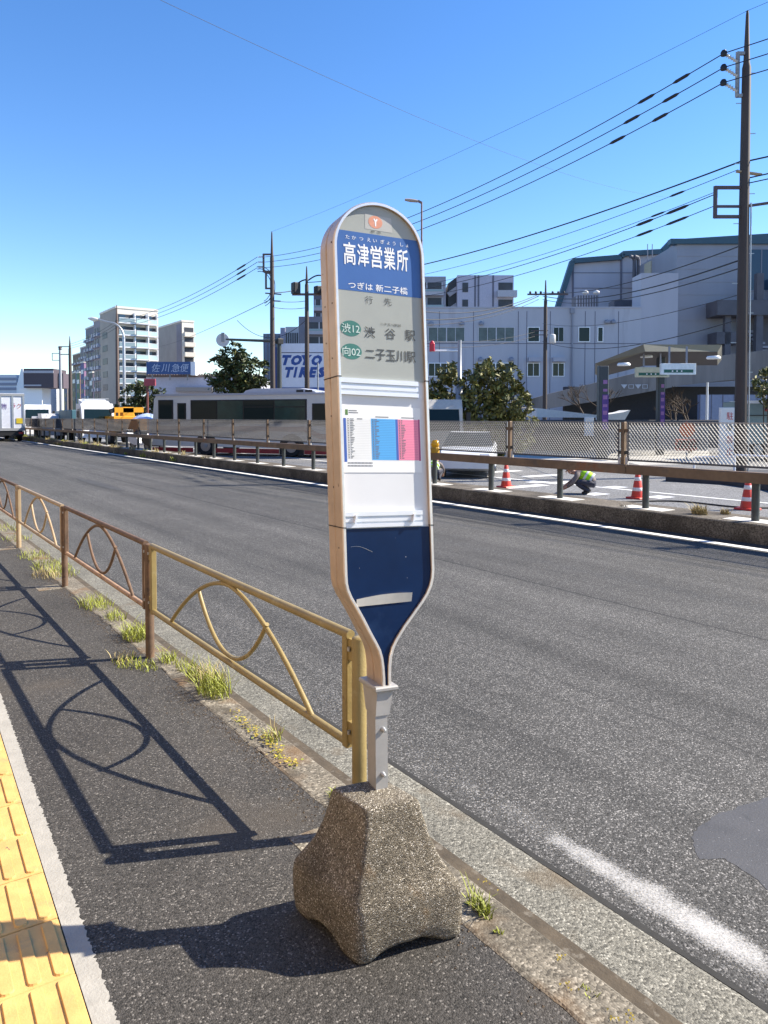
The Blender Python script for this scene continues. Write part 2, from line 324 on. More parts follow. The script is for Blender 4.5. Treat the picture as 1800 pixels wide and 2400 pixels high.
# median: a raised strip between the carriageways
b = MB(); n = 400
for j in range(n):
    y0 = -30 + j * .9; y1 = y0 + .9
    b.add([(10.45, y0, -.14), (10.45, y1, -.14), (10.455, y1, .165), (10.455, y0, .165), (10.475, y1, .18), (10.475, y0, .18), (11.36, y1, .18), (11.36, y0, .18), (11.38, y1, -.14), (11.38, y0, -.14)],
          [(0, 1, 2, 3), (3, 2, 4, 5), (5, 4, 6, 7), (7, 6, 8, 9)], MEDIAN_C)
struct('median', b)

# tactile paving on the left of the pavement: one strip of tiles
TILE = M('yellow tactile tile', (.62, .37, .125), .65, var=.16, scale=11, spots=[((.42, .28, .13), 6, .58, .15), ((.2, .16, .1), 30, .68, .05), ((.1, .09, .08), 9, .7, .03)], bump=.15, bscale=150)
th = -radians(2.0); tx = np.array([cos(th), sin(th), 0.]); ty = np.array([-sin(th), cos(th), 0.]); t0 = np.array([.47, 1.46, 0.])
tact = T('tactile_paving', 'strip of yellow tactile tiles with raised bars along the pavement edge', 'tactile paving', t0)
def tile(k):
    fr = (t0 + ty * (.303 * k), -tx, ty, Zv); q = MB(fr)
    q.bevbox((.002, .002, -.02), (.299, .299, .006 + .0012 * (k % 3)), .003, TILE)
    for i in range(4):
        x = .0375 + i * .075; h = .0125 + .0012 * (k % 3); v = []
        out = [(x + .021 * cos(a), (.278 if a < pi else .022) + .013 * sin(a)) for s_, a in enumerate([pi * t / 5 for t in range(6)] + [pi + pi * t / 5 for t in range(6)])]
        inn = [(x + (px - x) * .84, .15 + (py - .15) * .985) for px, py in out]; m_ = len(out)
        q.add([(px, py, .005) for px, py in out] + [(px, py, h) for px, py in inn], [(a, (a + 1) % m_, m_ + (a + 1) % m_, m_ + a) for a in range(m_)] + [tuple(range(m_, 2 * m_))], TILE)
    q.build('paving_tile', tact)
for k in range(-6, 60): tile(k)
b = MB(); v = []; n = 2100
BORDER = M('pale mortar', (.32, .305, .27), .8, var=.12, scale=12, spots=[((.2, .19, .17), 26, .64, .08)], bump=.3, bscale=120)
for j in range(n + 1):
    p = t0 + ty * (-1.8 + j * .01) + tx * .002; e = .064 + .007 * mnoise.noise((j * .23, 1, 0)) + .012 * mnoise.noise((j * .9, 5, 0)) + .006 * mnoise.noise((j * 2.3, 9, 0)); v += [p + Zv * .004, p + tx * e + Zv * .0025]
b.add(v, [(2 * j, 2 * j + 1, 2 * j + 3, 2 * j + 2) for j in range(n)], BORDER); struct('paving_border', b)

# ------------------------------------------------------------------ bus stop sign (leans back a little on its concrete foot)
hx = np.array([0.98298, -0.18091, -0.03186]); vx = np.array([-0.0004, 0.0558, 0.9893]); nx_ = np.cross(hx, vx); nx_ /= np.linalg.norm(nx_)
SO = onz(898, 1850, .45) - hx * .007; SF = (SO, hx * .995, vx * .991, nx_)      # u across, w up, n towards the viewer
SFP = (SO + nx_ * .0145, hx * .995, vx * .991, nx_)     # the panels sit a little way behind the rim
BRONZE = M('weathered bronze anodised aluminium', (.56, .43, .325), .36, .5, var=.14, scale=9, spots=[((.16, .09, .05), 24, .68, .05), ((.4, .29, .2), 5, .6, .2)], streak=False)
LIP = M('bare aluminium edge', (.8, .76, .72), .32, .6, var=.08, scale=20)
STRIPAL = M('white aluminium strip', (.74, .76, .8), .35, .2, var=.05)
PLASTIC = M('aged grey acrylic', (.35, .37, .345), .4, var=.08, scale=3, spots=[((.29, .3, .26), 2.2, .55, .25)], spec=.3)
SIGNBLUE = M('faded blue film', (.055, .135, .36), .38, var=.08, scale=4, spots=[((.055, .13, .36), 7, .6, .15)], spec=.3)
NAVY = M('dark blue enamel', (.004, .018, .065), .25, var=.15, scale=5, spots=[((.014, .036, .1), 3.5, .55, .2)], spec=.25)
LETTERW = M('white lettering', (.78, .8, .82), .5, var=.05)
LETTERK = M('dark lettering', (.055, .06, .06), .5, var=.1)
OVALG = M('green oval', (.04, .17, .14), .45, var=.1)
PAPER = M('white poster paper', (.8, .81, .8), .5, var=.03)
stop = T('bus_stop_sign', 'round topped bus stop sign with blue name band and timetable on a rough concrete foot', 'bus stop', (1.391, 2.03, 0))
# concrete foot
b = MB(); ca = np.array([.974, -.228, 0.]); cb = np.array([-.085, .996, 0.]); C0 = np.array([1.391, 2.03, 0.])
prof = [(0, .176), (.012, .185), (.05, .189), (.12, .190), (.168, .188), (.19, .181), (.215, .166), (.27, .139), (.33, .119), (.39, .106), (.432, .099), (.445, .094), (.45, .087)]
NS = 96; v = []
def rsq(t, r, rc):                         # rounded square outline
    c_, s_ = cos(t), sin(t); p = 20.; k = (abs(c_) ** p + abs(s_) ** p) ** (-1 / p); return c_ * k * r, s_ * k * r
fine = []
for i in range(len(prof) - 1):
    for j in range(4): f = j / 4; fine.append((prof[i][0] * (1 - f) + prof[i + 1][0] * f, prof[i][1] * (1 - f) + prof[i + 1][1] * f))
fine.append(prof[-1])
for z, r in fine:
    for k in range(NS):
        x, y = rsq(2 * pi * k / NS, r, .1); d = .0016 * mnoise.noise((x * 60, y * 60, z * 60)) + .0016 * mnoise.noise((x * 12, y * 12, z * 12)); x *= 1 + d / r; y *= 1 + d / r
        m_ = min(abs(x), abs(y)); zz = z
        if z < .13: arch = .034 * max(0., cos(min(1., abs(m_ - .03 * (x > y)) / .095) * pi / 2)) ** .6; zz = arch + z * (1 - arch / .13)
        ztop = .02 * (y / .1 if z > .4 else 0) * (z - .4) / .05
        v.append(C0 + ca * x + cb * y + Zv * zz)
nr = len(fine); fs = [(i * NS + k, i * NS + (k + 1) % NS, (i + 1) * NS + (k + 1) % NS, (i + 1) * NS + k) for i in range(nr - 1) for k in range(NS)]
fs += [tuple((nr - 1) * NS + k for k in range(NS)), tuple(range(NS - 1, -1, -1))]
b.add(v, fs, CONCRETE_AGG, True); b.build('concrete_base', stop)
# frame: aluminium rim bent round the panels
cu_, cw_, rr = .0635, 1.885, .1745
left = [(-.004, .497), (-.027, .541), (-.05, .588), (-.074, .633), (-.094, .668), (-.105, .695), (-.110, .72), (-.111, .75)]
left = [(.017, .35), (.017, .385), (.0155, .42), (.012, .452), (.005, .478)] + left
right = [(.053, .35), (.0535, .385), (.0555, .42), (.060, .452), (.070, .483), (.085, .508), (.118, .552), (.143, .58), (.167, .608), (.19, .634), (.211, .661), (.226, .69), (.235, .72), (.238, .75)]
path = left + [(-.111, w_) for w_ in (.9, 1.1, 1.3, 1.5, 1.7, 1.82)] + [(cu_ + rr * cos(a), cw_ + rr * sin(a)) for a in [pi - pi * i / 36 for i in range(37)]] + [(.238, w_) for w_ in (1.82, 1.7, 1.5, 1.3, 1.1, .9)] + right[::-1]
PN = np.array(path); tn = np.zeros_like(PN)
for i in range(len(PN)):
    t = PN[min(i + 1, len(PN) - 1)] - PN[max(i - 1, 0)]; t /= np.linalg.norm(t); tn[i] = (t[1], -t[0])   # inward normal
def inset(d): return PN + tn * d
def rimband(cross, m, name, parent):
    q = MB(SF); k = len(cross); v = []
    for i in range(len(PN)):
        for (o, d) in cross: p = PN[i] + tn[i] * o; v.append((p[0], p[1], d))
    q.add(v, [(i * k + j, i * k + j + 1, (i + 1) * k + j + 1, (i + 1) * k + j) for i in range(len(PN) - 1) for j in range(k - 1)], m, False); return q
q = rimband([(.016, -.133), (.004, -.136), (0, -.132), (0, -.081), (.009, -.078), (.009, -.069), (0, -.066), (0, -.006), (.0015, -.002)], BRONZE, 'frame', stop)
q2 = rimband([(.0003, -.004), (.004, 0), (.0112, 0), (.0124, -.002)], LIP, '', None); q.add(q2.v, q2.f, LIP); q.v[-len(q2.v):] = q2.v
q3 = rimband([(.012, -.002), (.0125, -.03)], BRONZE, '', None); q.add(q3.v, q3.f, BRONZE); q.v[-len(q3.v):] = q3.v
for w_ in (1.434, .912):                    # dark joint rings
    for (x0, x1) in ((-.1125, -.098), (.2255, .2395)): q.box((x0, w_ - .0018, -.134), (x1, w_ + .0018, .0012), M('dark joint', (.03, .02, .015), .7))
for (w_, n_) in ((1.9, -.02), (1.69, -.03), (1.69, -.1), (1.5, -.045), (1.3, -.074), (1.05, -.074), (1.56, -.1), (.84, -.04)):
    q.box((-.1122, w_ - .0025, n_ - .0025), (-.1105, w_ + .0025, n_ + .0025), DARK)
frame = q.build('frame', stop)
IN = inset(.0125)
def region(w0, w1):                         # inner outline between two heights
    L_ = [p for p in IN[:len(IN) // 2 + 1]]; R_ = [p for p in IN[len(IN) // 2:][::-1]]
    def side(S, w_):
        for a, c in zip(S[:-1], S[1:]):
            if a[1] <= w_ <= c[1] + 1e-9: f = (w_ - a[1]) / max(1e-9, c[1] - a[1]); return (a[0] + (c[0] - a[0]) * f, w_)
        return S[-1]
    lo = [side(L_, w0)] + [tuple(p) for p in L_ if w0 < p[1] < w1] + [side(L_, w1)]
    hi = [side(R_, w1)] + [tuple(p) for p in R_[::-1] if w0 < p[1] < w1] + [side(R_, w0)]
    o = []
    for p in lo + hi:
        if not o or hypot(p[0] - o[-1][0], p[1] - o[-1][1]) > 1e-6: o.append(p)
    return o
def flat(q, poly, d, m): q.add([(x, y, d) for x, y in poly], [tuple(range(len(poly)))], m)
U, V = (1, 0, 0), (0, 1, 0)
TOPW = IN[:, 1].max()
# name panel
q = MB(SFP); flat(q, region(1.43, TOPW), -.026, PLASTIC)
flat(q, region(1.737, 1.9455), -.0255, SIGNBLUE)
flat(q, [(.012, 1.962), (.118, 1.960), (.114, 2.012), (.014, 2.016)], -.0255, M('pale sticker', (.43, .43, .4), .4, var=.08))
flat(q, [(.053 + .027 * cos(2 * pi * i / 28), 1.990 + .0225 * sin(2 * pi * i / 28)) for i in range(28)], -.0251, M('faded red emblem', (.62, .27, .17), .45, var=.2, scale=30))
flat(q, [(.045, 2.0), (.050, 2.003), (.053, 1.996), (.057, 2.003), (.062, 2.0), (.056, 1.991), (.055, 1.975), (.051, 1.975), (.050, 1.991)], -.0247, LETTERW)
def tx_(s_, x0, x1, y0, y1, m, **k): q.text(s_, (0, 0, -.0247), U, V, x0, x1, y0, y1, m, **k)
tx_('東 急', .033, .074, 1.951, 1.9595, LETTERK)
tx_('た か  つ  え い  ぎ ょ う  し ょ', -.062, .18, 1.9165, 1.931, LETTERW)
for i, ch in enumerate('高津営業所'): tx_(ch, -.071 + i * .0505, -.071 + i * .0505 + .0445, 1.827, 1.906, LETTERW, bold=.014)
tx_('つぎは 新二子橋', -.057, .17, 1.7435, 1.769, LETTERW, bold=.008)
tx_('行', .005, .033, 1.697, 1.724, LETTERK); tx_('先', .077, .105, 1.697, 1.724, LETTERK)
for cy_, s_ in ((1.604, '渋12'), (1.5235, '向02')):
    flat(q, [(-.0535 + .0385 * cos(2 * pi * i / 32), cy_ + .0275 * sin(2 * pi * i / 32)) for i in range(32)], -.0255, OVALG)
    tx_(s_, -.087, -.02, cy_ - .0165, cy_ + .0165, M('mint lettering', (.5, .62, .58), .5), bold=.008)
for i, ch in enumerate('渋谷駅'): tx_(ch, -.002 + i * .0785, .038 + i * .0785, 1.577, 1.616, LETTERK, bold=.012)
tx_('二子玉川駅前', .058, .14, 1.6245, 1.634, LETTERK)
for i, ch in enumerate('二子玉川駅'): tx_(ch, -.002 + i * .0398, .0345 + i * .0398, 1.499 + (.006 if i == 0 else 0), 1.539 - (.006 if i == 0 else 0), LETTERK, bold=.014)
q.build('name_panel', stop)
# timetable panel with aluminium strips above and below
q = MB(SFP); flat(q, region(.905, 1.435), -.030, M('white backing board', (.7, .71, .72), .4, var=.05, scale=3)); tb = q.build('timetable_panel', stop)
q = MB(SFP); LINE = M('thin printed line', (.55, .56, .55), .6)
q.box((-.094, 1.102, -.0295), (.206, 1.335, -.0285), PAPER)
def rect(x0, x1, y0, y1, m, d=-.0281): flat(q, [(x0, y0), (x1, y0), (x1, y1), (x0, y1)], d, m)
PB = M('printed sky blue', (.1, .42, .8), .5, var=.04); PK = M('printed pink', (.88, .27, .4), .5, var=.06); PR = M('printed rose edge', (.45, .08, .2), .5); PD = M('printed deep blue', (.05, .12, .42), .5); TIN = M('small print', (.16, .17, .19), .6)
rect(-.091, -.081, 1.139, 1.291, PD); rect(.0125, .106, 1.146, 1.292, PB); rect(.106, .116, 1.146, 1.292, PD); rect(.116, .196, 1.146, 1.292, PK); rect(.196, .203, 1.144, 1.294, PR)
rect(-.083, -.073, 1.302, 1.321, M('printed leaf mark', (.1, .22, .06), .5))
rng = random.Random(3)
for i in range(24):
    y = 1.150 + i * .0059
    for (x0, x1) in ((-.079, .010), (.014, .104), (.118, .194)): rect(x0, x1, y, y + .0006, LINE if x0 < 0 else (PD if x0 < .1 else PR), -.0279)
    for x0 in (-.076, .0165, .119): rect(x0, x0 + .0055, y + .0018, y + .0045, TIN, -.0278); rect(x0 + .009, x0 + .009 + rng.uniform(.004, .018), y + .0018, y + .0042, TIN, -.0278)
for (x, y, l) in ((-.07, 1.316, .03), (-.07, 1.309, .035), (-.04, 1.288, .02), (.03, 1.297, .05), (.13, 1.297, .05)): rect(x, x + l, y, y + .003, TIN)
for k in range(2):
    for i in range(18): rect(-.079 + i * .0052, -.0755 + i * .0052, 1.133 - k * .010, 1.138 - k * .010, TIN)
q.build('timetable_poster', tb)
def railstrip(w0, w1, name, clips):
    q = MB(SFP); h_ = w1 - w0; 
    for (a, c, d) in ((0, .24, -.019), (.24, .36, -.028), (.36, .62, -.021), (.62, .72, -.025), (.72, 1, -.018)): q.box((-.0985, w0 + h_ * a, -.0305), (.198, w0 + h_ * c, d), STRIPAL)
    o = q.build(name, tb)
    for c_ in clips: q = MB(SFP); q.bar((c_, w0 + .016, -.015), (c_ + .006, w1 - .012, -.015), .007, .012, STRIPAL, up=(0, 0, 1)); q.build('latch', o)
railstrip(1.373, 1.430, 'top_strip', ()); railstrip(.911, .966, 'bottom_strip', (-.065, .157))
# lower blue panel
q = MB(SFP); flat(q, region(.352, .907), -.024, NAVY)
for (x, y, s_) in ((.127, .80, .0016), (-.05, .77, .001), (.13, .725, .001), (.09, .87, .0008)): flat(q, [(x, y), (x + s_, y), (x + s_, y + s_ * 1.6), (x, y + s_ * 1.6)], -.0236, LETTERW)
q.tube([(-.08 + .01 * i, .845 - .002 * i + .006 * sin(i * .5), -.0238) for i in range(9)], .0004, M('pale scratch', (.12, .16, .22), .5), 4)
lp = q.build('lower_panel', stop)
q = MB(SFP); v = []; n = 20
for i in range(n + 1):
    f = i / n; x = -.067 + .21 * f; y0 = .638 + .004 * f; y1 = .664 + .011 * f + .006 * sin(f * pi); v += [(x, y0, -.021), (x, y1, -.012 - .006 * (1 - f)), (x, y1 - .003, -.0235)]
q.add(v, [(3 * i + j, 3 * i + j + 1, 3 * i + j + 4, 3 * i + j + 3) for i in range(n) for j in (0, 1)], M('curling white label', (.6, .58, .52), .5, var=.1, scale=15))
q.build('curled_label', lp)
q = MB(SF); flat(q, [tuple(p) for p in inset(.01)], -.126, NAVY); q.build('back_panel', stop)
# socket and post
SOCK = M('weathered grey casting', (.36, .35, .335), .5, .25, var=.12, scale=12, spots=[((.3, .2, .13), 22, .66, .08)])
q = MB(SF)
def loft(rings, m):
    v = []; k = 4
    for (x0, x1, w_, n0, n1) in rings: v += [(x0, w_, n1), (x1, w_, n1), (x1, w_, n0), (x0, w_, n0)]
    q.add(v, [(i * 4 + j, i * 4 + (j + 1) % 4, i * 4 + 4 + (j + 1) % 4, i * 4 + 4 + j) for i in range(len(rings) - 1) for j in range(4)] + [(3, 2, 1, 0), tuple(range(len(v) - 4, len(v)))], m)
loft([(-.011, .0405, .254, -.088, -.002), (-.004, .057, .335, -.124, -.0005)], SOCK)
loft([(-.010, .070, .338, -.134, .008), (-.013, .073, .343, -.138, .011), (-.013, .073, .351, -.138, .011), (-.010, .070, .356, -.134, .008)], SOCK)
q.build('socket', stop)
q = MB(SF); loft([(-.0185, .0265, -.03, -.074, -.004), (-.0105, .035, .256, -.08, -.006)], SOCK); po = q.build('post', stop)
for (x, w_) in ((.016, .203), (.0095, .05)):
    q = MB((SO + hx * x + vx * w_, hx, vx, nx_)); q.lathe((0, 0, -.006), [(.009, 0), (.009, .006), (.0065, .008), (.0065, .017), (.004, .0195)], GALV, 10); q.build('bolt', po)

# ------------------------------------------------------------------ guard fence along the kerb
GOLD = M('faded mustard paint', (.27, .2, .075), .42, var=.16, scale=5, spots=[((.16, .085, .04), 22, .66, .05), ((.34, .28, .14), 6, .58, .12)], bump=.15, bscale=80)
TANP = M('pale tan paint', (.38, .28, .165), .5, var=.15, scale=4, spots=[((.25, .12, .06), 9, .6, .1)])
RUST = M('rusty brown paint', (.13, .078, .045), .7, var=.35, scale=9, spots=[((.2, .105, .055), 5, .56, .15), ((.045, .025, .02), 12, .6, .1)])
RUSTP = M('rust worn tan paint', (.36, .23, .14), .6, var=.25, scale=7, spots=[((.17, .075, .045), 8, .55, .12)])
fence = T('guard_fence', 'mustard and rust brown pipe guard fence with arch pattern panels along the kerb', 'fence', (1.645, 2.5, 0))
FX, FY0, FS = 1.645, 2.515, 2.735
pm = [GOLD, RUST, RUST, TANP, TANP, RUSTP, RUST, TANP]; pn = [(GOLD, GOLD, GOLD), (RUST, RUSTP, RUST), (TANP, TANP, TANP), (RUST, RUSTP, RUST), (TANP, TANP, TANP), (RUST, RUSTP, RUST), (TANP, TANP, TANP)]
for k in range(8):
    y = FY0 + FS * k; q = MB(); q.lathe((FX, y, -.05), [(.0305, 0), (.0305, .862), (.028, .868), (.012, .871)], pm[k], 18); q.build('fence_post', fence)
    if k < 7:
        mt, mb, ma = pn[k]; ya, yb = y + .085, y + FS - .085
        q = MB(); q.bevbox((FX - .019, ya - .018, .335), (FX + .019, ya + .022, .815), .004, mt if k != 0 else GOLD); q.bevbox((FX - .019, yb - .022, .335), (FX + .019, yb + .018, .815), .004, mt)
        for yy, zz in ((y + .05, .41), (y + .05, .76), (y + FS - .05, .41), (y + FS - .05, .76)): q.box((FX - .012, yy - .03, zz - .05), (FX + .012, yy + .03, zz + .04), mt); q.lathe((FX - .019, yy, zz), [(.008, -.008), (.008, .008)], GALV, 6)
        q.tube([(FX, ya - .02, .812), (FX, yb + .02, .812)], .0205, mt, 12); q.tube([(FX, ya, .352), (FX, yb, .352)], .0185, mb, 12)
        pl = q.build('fence_panel', fence)
        c = (ya + yb) / 2 - .03; q = MB(); pts = []
        for i in range(33):
            t = -1 + 2 * i / 32; a = abs(t); pts.append((FX, c + t * .945, .36 + .425 * (1 - a ** 1.75)))
        q.tube(pts, .0125, ma, 10); q.build('arch', pl)
        q = MB(); pts = []
        for i in range(29):
            t = -1 + 2 * i / 28; a = abs(t); pts.append((FX, c - .02 + t * .468, .388 + .288 * a ** 2.1))
        q.tube(pts, .012, ma, 10); q.build('inverted_arch', pl)
# pale concrete pad under a fence post
for k, y in enumerate((8.03, 10.75)): pass
b = MB()
for k in (0, 2, 3):
    y = FY0 + FS * k; b.box((FX - .26, y - .09, -.02), (FX - .045, y + .13, .0025), KERB)
struct('pavement_patch', b)

# weeds along the foot of the fence
WEED = M('weed leaves', (.25, .275, .03), .6, var=.2, scale=20, island=.5); STRAW = M('dry straw', (.36, .29, .13), .7, var=.15, island=.4); CLOVER = M('yellow clover', (.35, .27, .035), .6, var=.2, island=.5)
def blades(q, c, n, r, h, m, lean=.85, wd=.0027):
    for _ in range(n):
        a = random.uniform(0, 2 * pi); d = r * sqrt(random.random()); x, y = c[0] + d * cos(a) * .6, c[1] + d * sin(a); hh = h * random.choice((.3, .5, .65, .9)) * random.uniform(.75, 1.15); a2 = random.uniform(0, 2 * pi); l = lean * hh * random.uniform(.3, 1.4)
        dx, dy = cos(a2) * l, sin(a2) * l; px, py = -sin(a2) * wd, cos(a2) * wd; v = []
        for f in (0, .4, .75): v += [(x + dx * f * f - px * (1 - f * .5), y + dy * f * f - py * (1 - f * .5), c[2] + hh * f), (x + dx * f * f + px * (1 - f * .5), y + dy * f * f + py * (1 - f * .5), c[2] + hh * f)]
        v.append((x + dx, y + dy, c[2] + hh * .98)); q.add(v, [(0, 1, 3, 2), (2, 3, 5, 4), (4, 5, 6)], m)
q = MB()
def W(px, py, n, r, h, m=WEED, **k): p = onz(px, py, 0); blades(q, (p[0], p[1], 0), int(n * 1.7), r, h, m, **k); return p
for (px, py, n, r, h) in ((502, 1625, 150, .16, .17), (470, 1590, 70, .14, .13), (440, 1570, 40, .12, .10), (395, 1550, 60, .10, .11), (318, 1495, 150, .16, .15), (225, 1420, 130, .24, .11), (270, 1450, 70, .14, .09), (300, 1555, 80, .16, .055), (345, 1565, 50, .12, .06),
                          (120, 1330, 120, .34, .12), (80, 1305, 60, .3, .1), (150, 1345, 70, .25, .13), (10, 1240, 60, .4, .12), (40, 1265, 40, .3, .1), (640, 1735, 26, .07, .09), (790, 1872, 90, .05, .035), (1122, 2130, 40, .05, .085), (1135, 2150, 22, .035, .05), (1170, 2190, 14, .02, .025), (1380, 2330, 10, .03, .02)): W(px, py, n, r, h)
for (px, py, n, r, h) in ((500, 1600, 40, .14, .2), (110, 1350, 70, .25, .1), (290, 1545, 30, .15, .07), (640, 1730, 16, .06, .1)): W(px, py, n, r, h, STRAW)
for i in range(26):
    f = i / 25; px = 548 + (690 - 548) * f + random.uniform(-6, 6); py = 1680 + (1800 - 1680) * f + random.uniform(-6, 6); p = onz(px, py); 
    for _ in range(9):
        x, y = p[0] + random.gauss(0, .016), p[1] + random.gauss(0, .02); s_ = random.uniform(.004, .009); z = random.uniform(.004, .03); a = random.uniform(0, 6.3)
        q.add([(x + s_ * cos(a + t * pi / 2), y + s_ * sin(a + t * pi / 2), z + .004 * random.random()) for t in range(4)], [(0, 1, 2, 3)], CLOVER if random.random() < .85 else WEED)
for (px, py) in ((1145, 2076), (1310, 2255), (1330, 2320), (1440, 2395), (1470, 2390)):
    p = onz(px, py)
    for _ in range(7): x, y = p[0] + random.gauss(0, .012), p[1] + random.gauss(0, .015); q.add([(x, y, .009), (x + .008, y, .012), (x + .006, y + .008, .01)], [(0, 1, 2)], CLOVER)
tag(q.build('weeds'), kind='stuff')
q = MB(); SOIL = M('crumbs of soil', (.085, .062, .04), .95, var=.5, scale=40, island=.5)
for _ in range(5200):
    y = random.uniform(1.2, 16); x = 1.628 - abs(random.gauss(0, .06 + .05 * mnoise.noise((y * 1.3, 0, 0)))); s_ = random.uniform(.0015, .0065); a = random.uniform(0, 6.3)
    if mnoise.noise((y * 1.1, 3, 0)) < -.12 and random.random() < .8: continue
    q.add([(x + s_ * cos(a), y + s_ * sin(a), .0008), (x + s_ * cos(a + 2.1), y + s_ * sin(a + 2.1), .0008), (x + s_ * cos(a + 4.2), y + s_ * sin(a + 4.2), .0008), (x, y, s_ * .8)], [(0, 1, 3), (1, 2, 3), (2, 0, 3)], SOIL)
tag(q.build('soil_crumbs'), kind='stuff')

# ------------------------------------------------------------------ median guardrail and mesh screen
RAILM = M('weathered brown steel', (.2, .13, .075), .6, .1, var=.3, scale=2.5, spots=[((.26, .1, .04), 1.2, .6, .1), ((.13, .1, .075), 3, .58, .15)], streak=False)
POSTM = M('dark green grey paint', (.045, .052, .05), .5, var=.2, scale=8)
PADM = M('white concrete pad', (.62, .6, .55), .8, var=.1, scale=6)
gr = T('guardrail', 'brown weathered box beam guardrail on dark posts along the road median', 'guardrail', (10.8, 7.65, .18))
q = MB(); y = -22.
while y < 130:
    q.bevbox((10.70, y, .745), (10.83, y + 7.49, .905), .012, RAILM); y += 7.5
q.build('beam', gr)
for k in range(-6, 62):
    y = 7.647 + 1.883 * k; q = MB(); q.lathe((10.79, y, .18), [(.057, 0), (.057, .565)], POSTM, 12); po = q.build('rail_post', gr)
    if k < 20: q = MB(); q.box((10.62, y - .42, .178), (11.0, y + .42, .186 + .001 * (k % 2)), PADM); q.build('pad', po)
MESHM = M('expanded steel mesh', (.085, .085, .09), .6, 0, var=.15)
mf = T('mesh_fence', 'grey expanded metal screen fence standing on top of the median guardrail', 'fence', (10.8, 8.102, .9))
MS = 2.766
def mesh_panel():
    q = MB(); y0, y1, z0, z1 = 8.102 + .11, 8.102 + MS - .11, .995, 1.625; X = 10.79
    q.box((X - .012, y0, z1), (X + .012, y1, z1 + .014), GALV); q.box((X - .012, y0, z0 - .03), (X + .012, y1, z0), MESHM); q.box((X - .012, y0 - .02, z0 - .03), (X + .012, y0, z1 + .014), MESHM); q.box((X - .012, y1, z0 - .03), (X + .012, y1 + .02, z1 + .014), MESHM)
    pw, ph = .062, .036; ny = int((y1 - y0) / pw); nz = int((z1 - z0) / ph); pw = (y1 - y0) / ny; ph = (z1 - z0) / nz; t = .0045; dx = .012
    for j in range(nz):                      # zigzag strands: neighbouring rows meet at the knuckles
        za = z0 + ph * j; v = []
        for i in range(2 * ny + 1):
            y = y0 + pw * .5 * i; up = (i + j) % 2; z = za + (ph - t * .5 if up else t * .5)
            v += [(X - dx, y, z - t), (X + dx, y, z + t * .2)]
        q.add(v, [(2 * i, 2 * i + 1, 2 * i + 3, 2 * i + 2) for i in range(2 * ny)], MESHM)
    return q
p0 = mesh_panel().build('mesh_panel', mf)
q = MB(); y = 8.102; q.bevbox((10.755, y - .032, .9), (10.83, y + .032, 1.64), .006, RAILM)
for s_ in (-1, 1): q.box((10.77, y + s_ * .075 - .025, .906), (10.80, y + s_ * .075 + .025, 1.03), PADM); q.box((10.775, y + s_ * .06 - .03, 1.46), (10.80, y + s_ * .06 + .03, 1.52), RAILM); q.box((10.775, y + s_ * .06 - .03, 1.08), (10.80, y + s_ * .06 + .03, 1.14), POSTM); q.box((10.78, y + s_ * .085 - .012, 1.0), (10.80, y + s_ * .085 + .012, 1.63), GALV)
m0 = q.build('screen_post', mf)
for k in list(range(-9, 0)) + list(range(1, 36)):
    for o in (p0, m0): c = o.copy(); col.objects.link(c); c.parent = mf; c.location = (0, MS * k, 0)

# ------------------------------------------------------------------ utility poles, lamps, signals
POLEC = M('dark weathered pole concrete', (.058, .042, .035), .7, var=.15, scale=3, streak=True)
POLEG = M('grey pole steel', (.3, .31, .33), .5, .3, var=.1)
BROWNI = M('brown enamel steel', (.09, .06, .06), .55, var=.15)
PORC = M('white porcelain', (.6, .58, .56), .25, var=.05)
WIREM = M('black cable', (.012, .013, .02), .6, var=.05)
def insulator(q, p, d, s=1.):               # stacked discs from p along d
    p = np.array(p, float); d = np.array(d, float); d /= np.linalg.norm(d); pts, r = [], []
    for i in range(5): pts += [p + d * (.09 * i) * s, p + d * (.09 * i + .03) * s, p + d * (.09 * i + .05) * s]; r += [.035 * s, .075 * s, .035 * s]
    q.tube(pts, r, PORC, 8)
def upole(name, label, x, y, ztop, r0=.19, r1=.115, tip=1.7, m=POLEC, group='utility poles', z0=-.1, steps=False):
    t = T(name, label, 'utility pole', (x, y, z0), group)
    q = MB(); q.lathe((x, y, 0), [(r0, z0), (r1 + .012, ztop - tip), (r1 - .02, ztop - tip + .15), (.045, ztop - .12), (.03, ztop)], m, 14); q.build('shaft', t)
    if steps:
        z = 2.2; i = 0
        while z < ztop - tip:
            s_ = 1 if i % 2 else -1; rr_ = r0 + (r1 - r0) * z / ztop; q = MB(); q.bar((x + s_ * er[0] * rr_ * .9, y + s_ * er[1] * rr_ * .9, z), (x + s_ * er[0] * (rr_ + .17), y + s_ * er[1] * (rr_ + .17), z), .02, .02, GALV); q.build('step_bolt', t); z += .9; i += 1
    return t
RX, RY = 22., float(onX(1744, 500, 22)[1]); LX, LY = 22., float(onX(638, 720, 22)[1]); LRX = -er     # towards the left of the view
poleR = upole('utility_pole', 'tall dark utility pole at the right edge with three white insulators near its top', RX, RY, float(onX(1752, 25, RX)[2]), steps=True)
def zR(py): return float(onX(1744, py, RX)[2])
def arm(t, name, base, off, z0, z1, m=BROWNI, wd=.09):
    bx, by = base; d = LRX * off; q = MB()
    q.bar((bx, by, z0), (bx + d[0], by + d[1], z0), wd, wd, m); q.bar((bx, by, z1), (bx + d[0], by + d[1], z1), wd, wd, m); q.bar((bx + d[0], by + d[1], min(z0, z1) - wd / 2), (bx + d[0], by + d[1], max(z0, z1) + wd / 2), wd, wd, m); return q.build(name, t)
mvR = []
br = arm(poleR, 'insulator_bracket', (RX, RY), .27, zR(128), zR(226), GREY)
